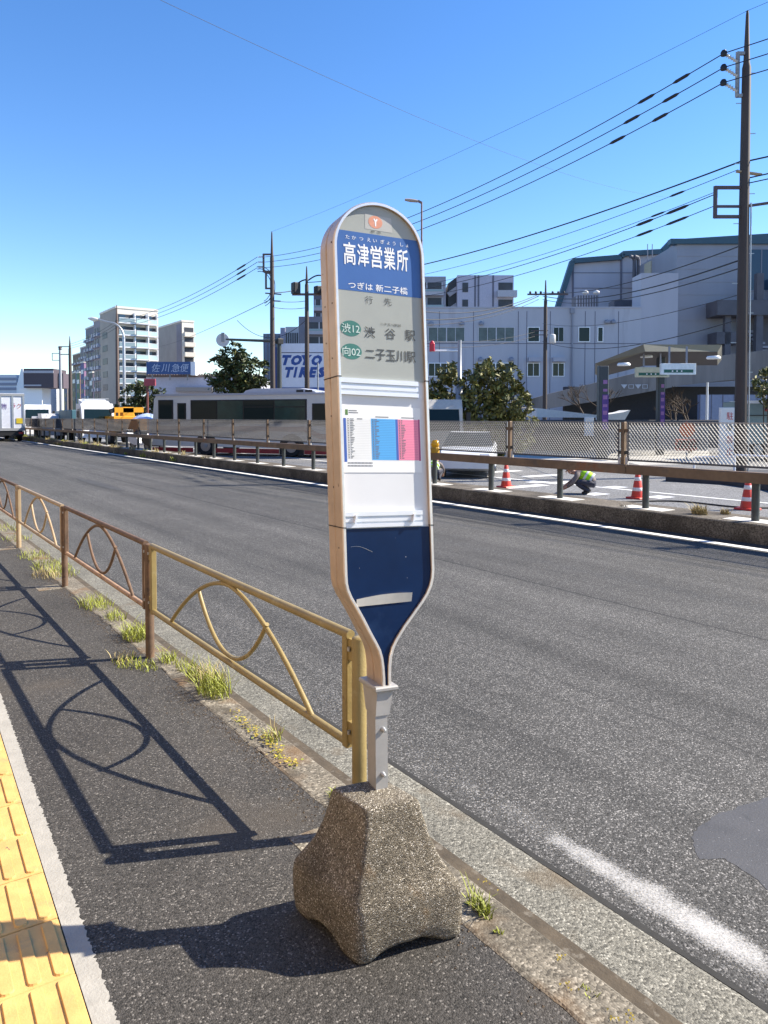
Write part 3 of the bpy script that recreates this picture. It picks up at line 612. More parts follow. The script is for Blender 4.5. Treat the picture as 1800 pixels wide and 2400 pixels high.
for py in (142, 175, 210):
    q = MB(); p0_ = np.array([RX, RY, zR(py + 6)]) + LRX * .27; d = LRX * .42 + Zv * .26; insulator(q, p0_, d, .95); q.lathe(tuple(p0_ + d), [(.09, -.07), (.1, .02), (.06, .09)], WIREM, 8); q.build('insulator', br); mvR.append(p0_ + d)
fr_ = arm(poleR, 'cable_frame', (RX, RY), .88, zR(440), zR(508)); q = MB(); q.bar((RX, RY, zR(484)), tuple(np.array([RX, RY, zR(484)]) + LRX * .88), .07, .07, BROWNI); q.build('cross_bar', fr_)
q = MB(); q.bar(tuple(np.array([RX, RY, zR(402)]) + LRX * .25), tuple(np.array([RX, RY, zR(410)]) - LRX * .5), .12, .05, TANP); q.build('side_arm', poleR); q = MB(); q.bar(tuple(np.array([RX, RY, zR(484)])), tuple(np.array([RX, RY, zR(472)]) - LRX * 1.1), .09, .07, BROWNI); q.build('side_arm', poleR)
q = MB(); q.tube([np.array([RX, RY, z]) - LRX * (.205 - .075 * z / 13.5) - ef * .1 for z in (0, 4, 8.2)], .025, GALV, 6); q.build('cable_duct', poleR)
poleL = upole('utility_pole', 'dark utility pole behind the bus with looped cables and a curved insulator bracket', LX, LY, float(onX(632, 545, LX)[2]))
def zL(py): return float(onX(638, py, LX)[2])
mvL = []
bl_ = arm(poleL, 'insulator_bracket', (LX, LY), .55, zL(596), zL(636), BROWNI, .1)
for py in (602, 614, 627):
    q = MB(); p0_ = np.array([LX, LY, zL(py)]) + LRX * .55; insulator(q, p0_, LRX, .85); q.build('insulator', bl_); mvL.append(p0_ + LRX * .4)
arm(poleL, 'lower_bracket', (LX, LY), .4, zL(640), zL(676), BROWNI, .1)
q = MB()
for k in range(3):
    c_ = np.array([LX, LY, zL(672)]) + LRX * .8
    q.tube([c_ + LRX * (.75 + .12 * k) * cos(a) + Zv * (1.0 + .16 * k) * sin(a) for a in [pi * (.62 + .95 * i / 16) - pi / 2 + 1.0 for i in range(17)]], .022, WIREM, 5)
q.build('cable_loop', poleL)
q = MB(); q.bar(tuple(np.array([LX, LY, zL(687)]) + LRX * .45), tuple(np.array([LX, LY, zL(690)]) - LRX * .6), .1, .07, BROWNI); q.build('side_arm', poleL); q = MB(); q.bar(tuple(np.array([LX, LY, zL(705)])), tuple(np.array([LX, LY, zL(706)]) - LRX * .55), .08, .07, BROWNI); q.build('side_arm', poleL)
MX, MY = 25., float(onX(719, 700, 25)[1])
poleM = upole('utility_pole', 'dark utility pole with bulky black switchgear beside the white billboard', MX, MY, float(onX(725, 622, 25)[2]), tip=1.3)
def zM(py): return float(onX(719, py, 25)[2])
q = MB(); c_ = np.array([MX, MY, zM(690)]); q.bar(tuple(c_ + LRX * 1.0), tuple(c_ - LRX * 1.6), .16, .14, BROWNI); q.build('cross_arm', poleM)
for s_, h_ in ((.75, .75), (-.8, .5), (-1.3, .45)):
    q = MB(); p_ = c_ + LRX * s_; q.bevbox((p_[0] - .26, p_[1] - .26, p_[2] + .05), (p_[0] + .26, p_[1] + .26, p_[2] + .05 + h_), .06, BLACK); q.build('switchgear', poleM)
q = MB(); q.tube([c_ - LRX * (.1 + 1.5 * i / 12) + Zv * (.95 + .35 * sin(pi * i / 12)) for i in range(13)], .05, WIREM, 6); q.tube([c_ + LRX * (.9 * i / 8) + Zv * (1.0 - .55 * (i / 8) ** 2) for i in range(9)], .05, WIREM, 6); q.build('cable_loop', poleM)
QX, QY = 40., float(onX(1278, 800, 40)[1])
poleQ = upole('utility_pole', 'leaning dark utility pole with a white transformer in front of the grey factory', QX, QY, float(onX(1287, 655, 40)[2]), r0=.17, r1=.11, tip=1.5)
def zQ(py): return float(onX(1278, py, 40)[2])
q = MB(); c_ = np.array([QX, QY, zQ(690)]); q.bar(tuple(c_ + LRX * 1.3), tuple(c_ - LRX * 1.6), .12, .1, BROWNI)
for s_ in (1.1, .7, .35, -.5, -.9, -1.3): q.lathe(tuple(c_ + LRX * s_), [(.07, .03), (.09, .15), (.05, .22)], WIREM, 7)
q.build('cross_arm', poleQ)
for zz in (775, 785): 
    q = MB(); c_ = np.array([QX, QY, zQ(zz)]); q.bar(tuple(c_ + LRX * 1.0), tuple(c_ - LRX * .2), .07, .06, BROWNI); q.build('cross_arm', poleQ)
q = MB(); c_ = np.array([QX, QY, zQ(805)]) - LRX * .48 - ef * .1; q.lathe(tuple(c_), [(.2, 0), (.24, .05), (.24, .55), (.2, .62), (.08, .66)], PORC, 12); q.build('transformer', poleQ)
N1 = onX(165, 900, 22); N2 = onX(142, 900, 22.5); N0 = onX(275, 850, 22)
poleN = upole('utility_pole', 'thin dark utility pole before the balcony apartment block', N0[0], N0[1], float(onX(270, 716, 22)[2]), m=M('brown pole', (.12, .085, .07), .7), r0=.22, r1=.14)
poleN1 = upole('utility_pole', 'farthest tall dark pole right of the elevated deck', N1[0], N1[1], float(onX(165, 787, 22)[2]), r0=.26, r1=.17)
q = MB(); c_ = np.array([N1[0], N1[1], float(onX(165, 812, 22)[2])])
for dz in (0, -1.0): q.bar(tuple(c_ + Zv * dz), tuple(c_ + Zv * dz + LRX * 1.2), .12, .1, BROWNI)
q.build('cross_arm', poleN1)
poleN2 = upole('utility_pole', 'pale utility pole with square cable brackets next to the elevated deck', N2[0], N2[1], float(onX(142, 812, 22.5)[2]), m=POLEG, r0=.24, r1=.16, tip=.6)
c_ = np.array([N2[0], N2[1], float(onX(142, 828, 22.5)[2])])
arm(poleN2, 'cable_frame', (N2[0], N2[1]), 1.1, c_[2], c_[2] - .95, BROWNI, .08)
q = MB(); q.lathe(tuple(c_ + Zv * .5), [(.16, 0), (.3, .1), (.16, .2), (.3, .35), (.16, .5)], BROWNI, 8); q.build('insulator', poleN2)

def lamp(name, label, base, top, armlen, curve, m, head, z0=-.1, r=.09):
    x, y = base; t = T(name, label, 'street lamp', (x, y, z0), 'street lamps'); q = MB(); d = LRX
    if curve:
        R_ = min(armlen * .6, 2.2); pts = [(x, y, z0), (x, y, top - R_)]; 
        for i in range(1, 9): a = pi / 2 * i / 8; c2 = d * R_ * (1 - cos(a)); pts.append((x + c2[0], y + c2[1], top - R_ + R_ * sin(a)))
        e_ = d * armlen; pts.append((x + e_[0], y + e_[1], top + .25)); q.tube(pts, [r + .04] + [r] + [r * .75] * (len(pts) - 2), m, 10)
    else:
        e_ = d * armlen; q.tube([(x, y, z0), (x, y, top)], [r * 1.2, r * .7], m, 10); q.bar((x, y, top - .03), (x + e_[0] * .3, y + e_[1] * .3, top + .05), .08, .08, m)
    q.build('lamp_post', t); q = MB()
    h0 = np.array([x, y, top + (.25 if curve else .03)]) + d * (armlen if curve else .1)
    a = d * head + Zv * head * .12; q.tube([h0 - a * .05, h0 + a * .15, h0 + a * .6, h0 + a], [.07, .16, .2, .06] if curve else [.03, .055, .07, .045], PORC if curve else M('dull lamp housing', (.35, .28, .24), .5), 10); q.build('lamp_head', t); return t
p = onX(292, 955, 20); lamp('street_lamp', 'white street lamp with a long curved arm before the apartment blocks', (p[0], p[1]), float(onX(285, 757, 20)[2]), 2.35, True, GALV, .95, r=.13)
p = onX(988, 700, 18.5); lamp('street_lamp', 'slim rust brown street lamp with a short flat head above the bus stop sign', (p[0], p[1]), float(onX(988, 474, 18.5)[2]), .5, False, M('rusty lamp post', (.2, .13, .12), .6), .58, r=.05)
# mast with a horizontal arm carrying a round white sign plate
p = onX(655, 900, 26); x, y = float(p[0]), float(p[1]); z = float(onX(655, 800, 26)[2])
t = T('sign_mast', 'dark mast with a long arm holding a round pale disc over the junction', 'sign mast', (x, y, -.1)); q = MB()
q.tube([(x, y, -.1), (x, y, z + .25)], [.2, .16], POSTM, 12); q.build('mast', t); q = MB(); e_ = np.array([x, y, z]) + LRX * 4.05
q.tube([(x, y, z), tuple(e_ + Zv * .15)], [.12, .09], POSTM, 10); q.build('mast_arm', t)
q = MB((e_ + Zv * .1 + LRX * .25, er, ef, Zv)); v = []
q.tube([(0, -.06, 0), (0, .06, 0)], .5, M('pale sign back', (.55, .56, .58), .4, var=.1), 24); q.box((-.08, -.14, -.15), (.16, -.05, .55), GREY); q.build('sign_disc', t)
q = MB(); q.bevbox((x - .25, y - .25, z - .2), (x + .25, y + .25, z + .2), .05, BLACK); q.build('clamp', t)
# signal pole on the far kerb, red housing
d0 = wB(1077, 905, 29); x, y = float(d0[0]), float(d0[1]); z = float(wB(1077, 822, 29)[2])
t = T('signal_pole', 'grey steel signal pole with a thin side arm and a red box at its end', 'signal', (x, y, -.1)); q = MB()
q.tube([(x, y, -.1), (x, y, float(wB(1077, 905, 29)[2])), (x, y, float(wB(1077, 903, 29)[2])), (x, y, float(wB(1077, 797, 29)[2]))], [.16, .15, .085, .075], POLEG, 12); q.build('mast', t)
q = MB(); e_ = np.array([x, y, z]) + LRX * 1.08; q.tube([(x, y, z), tuple(e_)], .035, CLEANW, 8); q.build('mast_arm', t)
q = MB((e_, er, ef, Zv)); RED = M('signal red plastic', (.55, .02, .04), .35, var=.08)
q.bevbox((-.1, -.12, -.03), (.1, .12, .30), .03, RED); q.lathe((0, 0, .27), [(.085, 0), (.085, .06), (.06, .1), (.02, .12)], RED, 12); q.build('red_box', t)

# ------------------------------------------------------------------ overhead wires
def wire(label, p, q_, sag, r, group, fat=()):
    p = np.array(p, float); q_ = np.array(q_, float); n = 28; pts = [p + (q_ - p) * (i / n) - Zv * sag * 4 * (i / n) * (1 - i / n) for i in range(n + 1)]
    b = MB(); b.tube(pts, r, WIREM, 5)
    for (f, l) in fat:                       # insulating sleeves
        at = lambda t_: p + (q_ - p) * t_ - Zv * sag * 4 * t_ * (1 - t_)
        b.tube([at(f), at(f + l * .2), at(f + l * .8), at(f + l)], [r, r * 3.2, r * 3.2, r], WIREM, 6)
    return tag(b.build('overhead_wire', None, tuple(p)), label, 'wire', group)
g1 = 'overhead wires along the far side of the road'
nm = ('uppermost', 'middle', 'lowest')
NXT = np.array([22., RY - 31., 0])
for i in range(3):
    wire(f'{nm[i]} thick black wire from the tall right pole to the pole behind the bus', mvR[i], mvL[i] - LRX * .5, 1.15, .016, g1, ((.035 + .012 * i, .02), (.075 + .018 * i, .022)))
    wire(f'{nm[i]} black wire at the top right frame edge beyond the tall pole', mvR[i], NXT + Zv * (mvR[i][2] + .1), .7, .016, g1)
    e2 = np.array([N0[0], N0[1], float(onX(272, 752 + 8 * i, 22)[2])])
    wire(f'{nm[i]} black wire from the pole behind the bus to the apartment block', mvL[i], e2, .7, .018, g1, ((.05, .05),))
    wire(f'{nm[i]} of the three wires reaching the farthest dark pole at left', e2, np.array([N1[0], N1[1], float(onX(165, 806 + 5 * i, 22)[2])]), .3, .02, g1)
topR = np.array([RX, RY, float(onX(1752, 25, RX)[2])]); topL = np.array([LX, LY, float(onX(632, 545, LX)[2])])
wire('faint thin wire joining the tips of the tall right pole and bus pole', topR, topL, .35, .006, g1)
wire('faint thin ground wire leaving the tip of the tall right pole to the right', topR, NXT + Zv * (topR[2]), .3, .006, g1)
def R_(py, off=0.): return np.array([RX, RY, zR(py)]) + LRX * off
Mp = lambda py, off=0.: np.array([MX, MY, zM(py)]) + LRX * off
Qp = lambda py, off=0.: np.array([QX, QY, zQ(py)]) + LRX * off
wire('heavy black communication cable sweeping down left from the tall right pole', R_(378, .1), Mp(662), .75, .026, g1)
wire('heavy black cable leaving the tall right pole to the right', R_(378, -.1), NXT + Zv * (zR(378) + .2), .6, .026, g1)
for i, (a, c_, s_, r) in enumerate(((398, 672, .9, .011), (450, 684, 1.0, .010), (455, 690, 1.1, .015), (482, 700, 1.15, .013))):
    wire(('thin upper', 'thin second', 'sleeved third', 'sleeved fourth')[i] + ' cable under the heavy cable left of the pole frame', R_(a, .2 if i == 0 else .88), Mp(c_, -.8), s_, r, g1, ((.03, .03), (.075, .025)) if i > 1 else ((.06, .02),))
wire('upper of two cables leaving the frame of the tall right pole to the right', R_(418, -.1), NXT + Zv * (zR(418) + .1), .4, .022, g1); wire('lower of two cables leaving the frame of the tall right pole to the right', R_(430, -.1), NXT + Zv * (zR(430) + .1), .4, .018, g1)
g2 = 'service wires across the factory front'
for i, (a, c_, s_) in enumerate(((576, 686, .5), (609, 694, .6), (628, 702, .6), (690, 758, .5), (748, 800, .7))):
    wire(('first', 'second', 'third', 'fourth', 'fifth')[i] + ' cable from the top between the tall right pole and leaning pole', R_(a, .1), Qp(c_, .2), s_, (.02, .026, .02, .012, .018)[i], g2)
for i, (a, c_, s_, r) in enumerate(((690, 742, 1.2, .024), (694, 765, 1.1, .03), (702, 780, 1.0, .018), (776, 812, .8, .016), (786, 826, .8, .016))):
    wire(('first', 'second', 'third', 'fourth', 'fifth')[i] + ' cable from the top left of the leaning pole by factory windows', Qp(a, .5), wB(940, c_ - 20, 44), s_ * .6, r, g2)
wire('slack cable drooping in a curve below the pole behind the bus', Mp(748), np.array([LX, LY, 0]) * 0 + onX(556, 751, 24), 1.3, .02, g1)
wire('thin cable climbing from the left to the middle of the pole behind the bus', onX(372, 812, 60), np.array([LX, LY, zL(700)]), .5, .022, g1)
for i, py in enumerate((704, 720)): wire(('upper', 'lower')[i] + ' short level wire between the pole behind the bus and the switchgear pole', np.array([LX, LY, zL(py)]), Mp(py + 1), .1, .018, g1)
wire('pair of short cables twisted together rising to the switchgear', np.array([LX, LY, zL(686)]), Mp(680, .8), .05, .03, g1)
wire('hair thin wire crossing the open sky from the upper left corner', EYE + ray(250, -60) / F * 16, EYE + ray(1560, 462) / F * 60, .9, .0055, 'wires over the near road')

# ------------------------------------------------------------------ far-side buildings
WALLF = M('white factory cladding', (.42, .42, .47), .6, var=.1, scale=.25, streak=True, spots=[((.27, .26, .3), .5, .58, .2)])
SIDING = M('grey metal siding', (.24, .25, .3), .5, .1, var=.08, scale=.4, streak=True)
UPPERW = M('pale lilac cladding', (.38, .38, .44), .55, var=.08, scale=.3, streak=True)
TEAL = M('dark teal roof trim', (.03, .075, .11), .45, var=.1)
SEAM = M('dark panel seam', (.13, .13, .17), .7)
DKWALL = M('dark grey wall', (.09, .09, .11), .7, var=.15, scale=1)
CURTAIN = M('blind behind glass', (.09, .12, .12), .3, var=.3, scale=1.5)
fac = T('factory', 'large white grey factory with stepped dark trimmed roof and rows of windows', 'factory', wB(1380, 950, 70) * np.array([1, 1, 0]) - Zv * .1)
b0 = 70.
def A(px, py, b=b0): return onB(px, py, b)
def wallbox(q, x0, x1, ytop, b, depth, m, z0=-.1):
    a0, z = A(x0, ytop, b); a1, _ = A(x1, ytop, b); q.box((a0, b, z0), (a1, b + depth, z), m); return a0, a1, z
q = MB(BF); fa = wallbox(q, 978, 1503, 722, 70, 14, WALLF); 
for px in (1030, 1110, 1215, 1235, 1290, 1341, 1372, 1395, 1450): a, z = A(px, 722); q.box((a - .03, 69.985, 0), (a + .03, 70.01, z - .3), SEAM)
a, z = A(1100, 806); q.box((fa[0], 69.98, z), (fa[1], 70.01, z + .06), SEAM); q.box((fa[0], 69.93, fa[2]), (fa[1], 70.2, fa[2] + .12), UPPERW)
q.build('front_wall', fac)
q = MB(BF); a, z = A(1341, 722); q.bar((a, 69.9, 0), (a, 69.9, z), .14, .12, SIDING, up=(0, 1, 0)); q.box((a - .2, 69.8, z - .5), (a + .2, 70, z), SIDING); q.build('downpipe', fac)
q = MB(BF); wallbox(q, 1503, 1590, 640, 70.02, 2.5, UPPERW); q.build('stair_tower', fac)
q = MB(BF); ax0, _ = A(1588, 569, 73); ax1, zz = A(1960, 545, 73); z1 = A(1571, 569, 73)[1]; z2 = A(1800, 555, 73)[1]
for i in range(30):                          # ribbed siding
    f0, f1 = i / 30, (i + 1) / 30; q.box((ax0, 73 + .03 * (i % 2), -.1 + (z1 + .05) * f0), (ax1, 84, -.1 + (z1 + .05) * f1), SIDING)
q.build('side_wall', fac)
q = MB(BF); pr = [(1300, 745), (1342, 613), (1456, 604), (1459, 596), (1551, 591), (1572, 569), (1960, 545)]
P2 = [A(x, y, 86) for x, y in pr]; P2 += [(P2[-1][0], 0), (P2[0][0], 0)]
q.prism(P2, (0, 86, 0), (1, 0, 0), (0, 0, 1), (3.6, 12, 0), UPPERW); q.build('upper_hall', fac)
q = MB(BF)
for (p, r) in zip(pr[:-1], pr[1:]):
    a, c = A(p[0], p[1], 85.7), A(r[0], r[1], 85.7); q.bar((a[0], 85.9, a[1] + .05), (c[0], 85.9, c[1] + .05), .9, .55, TEAL)
a, c = A(1572, 571, 72.8), A(1960, 552, 72.8); q.bar((a[0], 73.2, z1 + .1), (c[0], 73.2, z1 + .12), .9, .5, TEAL); q.build('roof_trim', fac)
q = MB(BF)
for px in (1343, 1456): a, z = A(px, 606, 86); q.box((a - .1, 85.9, 8), (a + .1, 86, z), SEAM)
for y_ in (640, 676): a, z = A(1342, y_, 86); a2, _ = A(1503, y_, 86); q.box((a, 85.95, z), (a2, 86.01, z + .06), SEAM)
q.build('wall_seam', fac)
def window(x0, x1, y0, y1, n, b=b0, parent=fac, pane=GLASS, frame=CLEANW, sill=True):
    a0, z1_ = A(x0, y0, b); a1, z0_ = A(x1, y1, b); q = MB(BF); f = .07
    q.box((a0 - f, b - .06, z0_ - f), (a1 + f, b + .02, z0_), frame); q.box((a0 - f, b - .06, z1_), (a1 + f, b + .02, z1_ + f), frame); q.box((a0 - f, b - .06, z0_), (a0, b + .02, z1_), frame); q.box((a1, b - .06, z0_), (a1 + f, b + .02, z1_), frame)
    for i in range(1, n): c_ = a0 + (a1 - a0) * i / n; wdt = .05 if i * 2 == n and n > 2 else .025; q.box((c_ - wdt, b - .05, z0_), (c_ + wdt, b + .02, z1_), frame)
    w_ = q.build('window', parent); q = MB(BF); q.box((a0, b - .02, z0_), (a1, b - .005, z1_), pane)
    q.build('pane', w_); return w_
for x0, x1, n in ((1005, 1088, 4), (1122, 1204, 4), (1238, 1263, 1), (1298, 1320, 2), (1357, 1381, 1), (1402, 1412, 1)): window(x0, x1, 768, 800, n, pane=CURTAIN if x0 < 1230 else GLASS, frame=M('pale window frame', (.5, .5, .54), .5) if n != 1 else CLEANW)
for x0, x1, n in ((1005, 1060, 4), (1122, 1201, 4), (1237, 1263, 2), (1296, 1321, 2)): window(x0, x1, 852, 881, n)
for x0, x1 in ((1237, 1265), (1294, 1324)): q = MB(BF); a0, z = A(x0, 838); a1, z_ = A(x1, 848); q.box((a0, 69.5, z_), (a1, 70, z), UPPERW); q.build('shutter_box', fac)
for px, py in ((1126, 842), (1198, 842), (1082, 758), (1128, 758), (1010, 758), (1422, 754), (1437, 754)):
    q = MB(BF); a, z = A(px, py); q.lathe((a, 69.9, z), [(.22, -.16), (.25, 0), (.2, .12), (.06, .2)], SIDING, 10); q.build('vent_hood', fac)
q = MB(BF); a0, z0_ = A(1352, 720, 74); a1, z1_ = A(1402, 692, 74); q.box((a0, 74, z0_), (a1, 76, z1_), DKWALL)
for i in range(9): c_ = a0 + (a1 - a0) * i / 8; q.box((c_ - .06, 73.95, z0_), (c_ + .06, 74.05, z1_), SIDING)
q.build('louvre_unit', fac)
q = MB(BF); a0, z0_ = A(1440, 722, 76); a1, z1_ = A(1500, 703, 76); q.box((a0, 76, z0_ - .5), (a1, 78, z1_), DKWALL); q.build('roof_plant', fac)
for px in (1372, 1398): q = MB(BF); a, z = A(px, 692, 74.5); q.lathe((a, 74.5, z - .2), [(.1, 0), (.1, .3), (.32, .35), (.3, .55), (.1, .7)], PORC, 10); q.build('roof_ventilator', fac)
q = MB(BF)
for px in (1487, 1497): a, z = A(px, 606, 84); q.tube([(a, 84, z - 3), (a, 84, z - .2)], .2, DKWALL, 10); q.tube([(a, 84, z - .2), (a - .2, 83.8, z + .1), (a - .6, 83.6, z + .15)], .2, DKWALL, 10)
q.build('exhaust_duct', fac)
q = MB(BF); a0, z0_ = A(1525, 640, 80); a1, z1_ = A(1552, 611, 80); q.box((a0, 80, z0_ - 1), (a1, 82, z1_), M('cream panel', (.42, .38, .28), .6)); q.build('cooling_unit', fac)
for px in (1518, 1529): q = MB(BF); a, z = A(px, 572, 85); q.tube([(a, 85, z - 4), (a, 85, z)], .05, SIDING, 5); q.build('aerial', fac)
for x0, x1 in ((1756, 1782), (1786, 1815)): window(x0, x1, 585, 680, 1, b=72.97, pane=BLUEGLASS, frame=SIDING)
q = MB(BF)                                   # dark gallery, stairs and recess at the right
for (x0, x1, y0, y1, d0_, d1_) in ((1682, 1960, 703, 738, 70.5, 73), (1735, 1960, 738, 860, 72.6, 73), (1680, 1740, 778, 806, 71, 73), (1700, 1712, 738, 850, 71, 71.5), (1775, 1787, 640, 860, 70.6, 71.2), (1840, 1960, 640, 720, 71, 73)):
    a0, zt = A(x0, y0, d0_); a1, zb = A(x1, y1, d0_); q.box((a0, d0_, zb), (a1, d1_, zt), DKWALL)
for i in range(7): a0, zt = A(1745 + i * 8, 775 + i * 9, 71.4); q.box((a0, 71.2, zt - .2), (a0 + .9, 72.2, zt), SIDING)
q.build('outdoor_stairs', fac)
q = MB(BF); a0, zt = A(1772, 843, 70.3); a1, zb = A(1790, 864, 70.3); q.box((a0, 70.2, zb), (a1, 70.35, zt), RED); q.build('red_panel', fac)

# concrete ramp curving up in front of the factory
RAMPM = M('stained ramp concrete', (.2, .18, .17), .8, var=.3, scale=.5, streak=True, spots=[((.1, .09, .08), .7, .56, .15)])
ramp = T('ramp', 'stained concrete ramp rising to the right before the factory with dark void below', 'ramp', wB(1480, 950, 58) * np.array([1, 1, 0]) - Zv * .1)
q = MB(BF); top = [(1235, 938), (1290, 922), (1400, 896), (1500, 872), (1600, 850), (1700, 832), (1960, 800)]; bot = [(1235, 965), (1290, 957), (1400, 940), (1500, 922), (1600, 903), (1700, 892), (1960, 872)]
v = []
for (t_, b_) in zip(top, bot): at, zt = A(*t_, 58); ab, zb = A(*b_, 58); v += [(at, 58, zb), (at, 58, zt), (at, 58.3, zt), (at, 58.3, zb + .3), (at, 63, zb + .3), (at, 63, zb)]
k = 6; q.add(v, [(i * k + j, i * k + (j + 1) % k, (i + 1) * k + (j + 1) % k, (i + 1) * k + j) for i in range(len(top) - 1) for j in range(k)] + [tuple(range(k)), tuple(range(len(v) - k, len(v)))], RAMPM); q.build('parapet', ramp)
q = MB(BF); a0, _ = A(1330, 950, 61); a1, zt = A(1960, 905, 61); q.box((a0, 62, -.1), (a1, 62.6, zt), M('dark back wall', (.05, .05, .06), .8)); q.build('back_wall', ramp)  # plain near-black wall behind the ramp
q = MB(BF); a0, zt = A(1640, 925, 56); a1, zb = A(1960, 1000, 56); q.box((a0, 56, -.1), (a1, 56.4, zt), M('blue grey hoarding', (.2, .23, .33), .5, var=.08)); 
for i in range(12): c_ = a0 + (a1 - a0) * i / 12; q.box((c_, 55.97, 0), (c_ + .05, 56.01, zt), SEAM)
tag(q.build('hoarding', None, wB(1700, 980, 56)), 'plain blue grey hoarding wall behind the red and white standing sign', 'hoarding')
# writing on the ramp wall
q = MB(BF); a0, z0_ = A(1455, 911, 57.95); a1, z1_ = A(1518, 901, 57.95); q.text('▼□▼□', (0, 57.95, 0), (1, 0, 0), (0, 0, 1), a0, a1, z0_, z1_, M('pale wall marking', (.45, .46, .5), .6)); q.build('wall_marking', ramp)

# depot canopy with hanging signs
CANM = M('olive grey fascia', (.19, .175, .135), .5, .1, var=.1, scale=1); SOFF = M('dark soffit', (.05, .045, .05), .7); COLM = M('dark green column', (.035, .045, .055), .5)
cb_ = 33.; can = T('canopy', 'angular olive canopy on two dark columns at the depot entrance', 'canopy', wB(1480, 985, cb_) * np.array([1, 1, 0]) - Zv * .1)
def cq(px, py, b=cb_): a, z = A(px, py, b); return (a, b, z)
q = MB(BF)
ed = [(1395, 852, 36.), (1508, 807, 33.), (1692, 808, 34.5)]       # front fascia upper edge, with a knee
lo_ = [(1408, 860, 36.), (1512, 824, 33.), (1682, 824, 34.5)]
v = []
for (u_, l_) in zip(ed, lo_): v += [cq(*u_), cq(*l_)]
bk = 9.; v += [(x * (y + bk) / y, y + bk, z) for x, y, z in v]
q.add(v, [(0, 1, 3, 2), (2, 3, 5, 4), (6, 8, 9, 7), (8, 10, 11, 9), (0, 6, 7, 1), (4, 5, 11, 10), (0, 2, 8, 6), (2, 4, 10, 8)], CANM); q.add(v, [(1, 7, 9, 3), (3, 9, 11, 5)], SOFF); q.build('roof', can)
for px, wpx, top_, bb in ((1413, 22, 858, 32.), (1549, 16, 838, 36.)):
    a, z = A(px, top_, bb); wd = wpx * bb / F; q = MB(BF); q.bevbox((a - wd / 2, bb - wd / 2, -.1), (a + wd / 2, bb + wd / 2, z), .03, COLM); o = q.build('column', can)
    zt = A(px, 925 if px < 1500 else 920, bb)[1]; q = MB(BF); q.box((a - wd * .18, bb - wd * .53, 1.2), (a + wd * .48, bb - wd * .51, zt), M('purple banner', (.075, .03, .2), .5, var=.3, scale=2))
    for i in range(6): q.box((a - wd * .1, bb - wd * .535, 1.5 + i * .33), (a + wd * .35, bb - wd * .531, 1.62 + i * .33 + .05 * (i % 2)), M('banner pink print', (.26, .12, .3), .5))
    q.build('banner', o)
for px, py, bb in ((1462, 854, 33), (1515, 835, 35), (1672, 838, 32)): q = MB(BF); a, z = A(px, py, bb); q.lathe((a, bb, z - .06), [(.28, 0), (.3, .06), (.25, .12)], CLEANW, 12); q.build('downlight', can)
GREENS = M('sign green', (.01, .1, .075), .4)
for nm_, lab, x0, x1, y0, y1, bb, mm in (('hanging_sign', 'cream hanging sign with a green stripe, the left one under the canopy', 1489, 1567, 861, 884, 34., M('cream sign face', (.52, .5, .36), .5)), ('hanging_sign', 'white hanging sign with a green stripe, the right one under the canopy', 1548, 1629, 852, 878, 32.6, M('white sign face', (.7, .76, .78), .5))):
    a0, zt = A(x0, y0, bb); a1, zb = A(x1, y1, bb); t = T(nm_, lab, 'sign', wB((x0 + x1) / 2, y1, bb), 'hanging signs under the depot canopy'); h_ = zt - zb
    q = MB(BF); q.bevbox((a0, bb - .1, zb), (a1, bb + .1, zt), .01, mm); q.box((a0 + .12, bb - .104, zb + h_ * .16), (a1 - .12, bb - .101, zb + h_ * .45), GREENS)
    for i in range(3): c_ = (a0 + a1) / 2 + (i - 1) * .2 - .1; q.box((c_, bb - .108, zb + h_ * .25), (c_ + .06, bb - .105, zb + h_ * .36), CLEANW)
    q.build('sign_box', t)
    for f in (.25, .75): q = MB(BF); c_ = a0 + (a1 - a0) * f; q.box((c_ - .035, bb - .03, zt), (c_ + .035, bb + .03, zt + .75), SIDING); q.build('hanger', t)

# things in the depot yard behind the mesh
yard = 33.5
def yb(px, py, bb): a, z = A(px, py, bb); return a, z
def ybox(name, label, cat, x0, x1, y0, y1, bb, depth, m, extra=None, group=None):
    a0, zt = A(x0, y0, bb); a1, zb = A(x1, y1, bb); t = T(name, label, cat, wB((x0 + x1) / 2, y1, bb), group); q = MB(BF); q.bevbox((a0, bb, zb), (a1, bb + depth, zt), .04, m); 
    if extra: extra(q, a0, a1, zb, zt, bb)
    q.build('panel', t); return t
def gate(q, a0, a1, zb, zt, bb):
    for i in range(1, 8): c_ = a0 + (a1 - a0) * i / 8; q.box((c_ - .02, bb - .03, zb), (c_ + .02, bb, zt), GREY)
GATEM = M('grey gate sheet', (.1, .115, .135), .5, .2, var=.12, scale=2)
ybox('gate', 'grey ribbed gate panel behind the mesh, left of the canopy column', 'gate', 1392, 1442, 1006, 1054, 34, .1, GATEM, gate); ybox('gate', 'wide dark grey ribbed gate panel behind the mesh, right of the canopy column', 'gate', 1470, 1535, 998, 1054, 35, .1, GATEM, gate); ybox('gate', 'pale grey ribbed gate panel behind the mesh, beneath the right hanging sign', 'gate', 1540, 1660, 1000, 1054, 35.5, .1, M('pale gate sheet', (.15, .17, .2), .5, .2, var=.1), gate)
ybox('planter_wall', 'low dark brown wall behind the mesh, nearest the bush', 'wall', 1245, 1385, 990, 1056, 36, .3, M('dark brown wall', (.06, .055, .05), .8, var=.4, scale=2))
ybox('yard_wall', 'long low dark grey yard wall running behind the gates, behind the mesh', 'wall', 1150, 1900, 984, 1050, 37.5, .3, M('yard wall', (.085, .085, .095), .8, var=.3, scale=.6))
SIGNW = M('white sign board', (.72, .71, .69), .5, var=.04); REDT = M('red sign writing', (.5, .03, .04), .5)
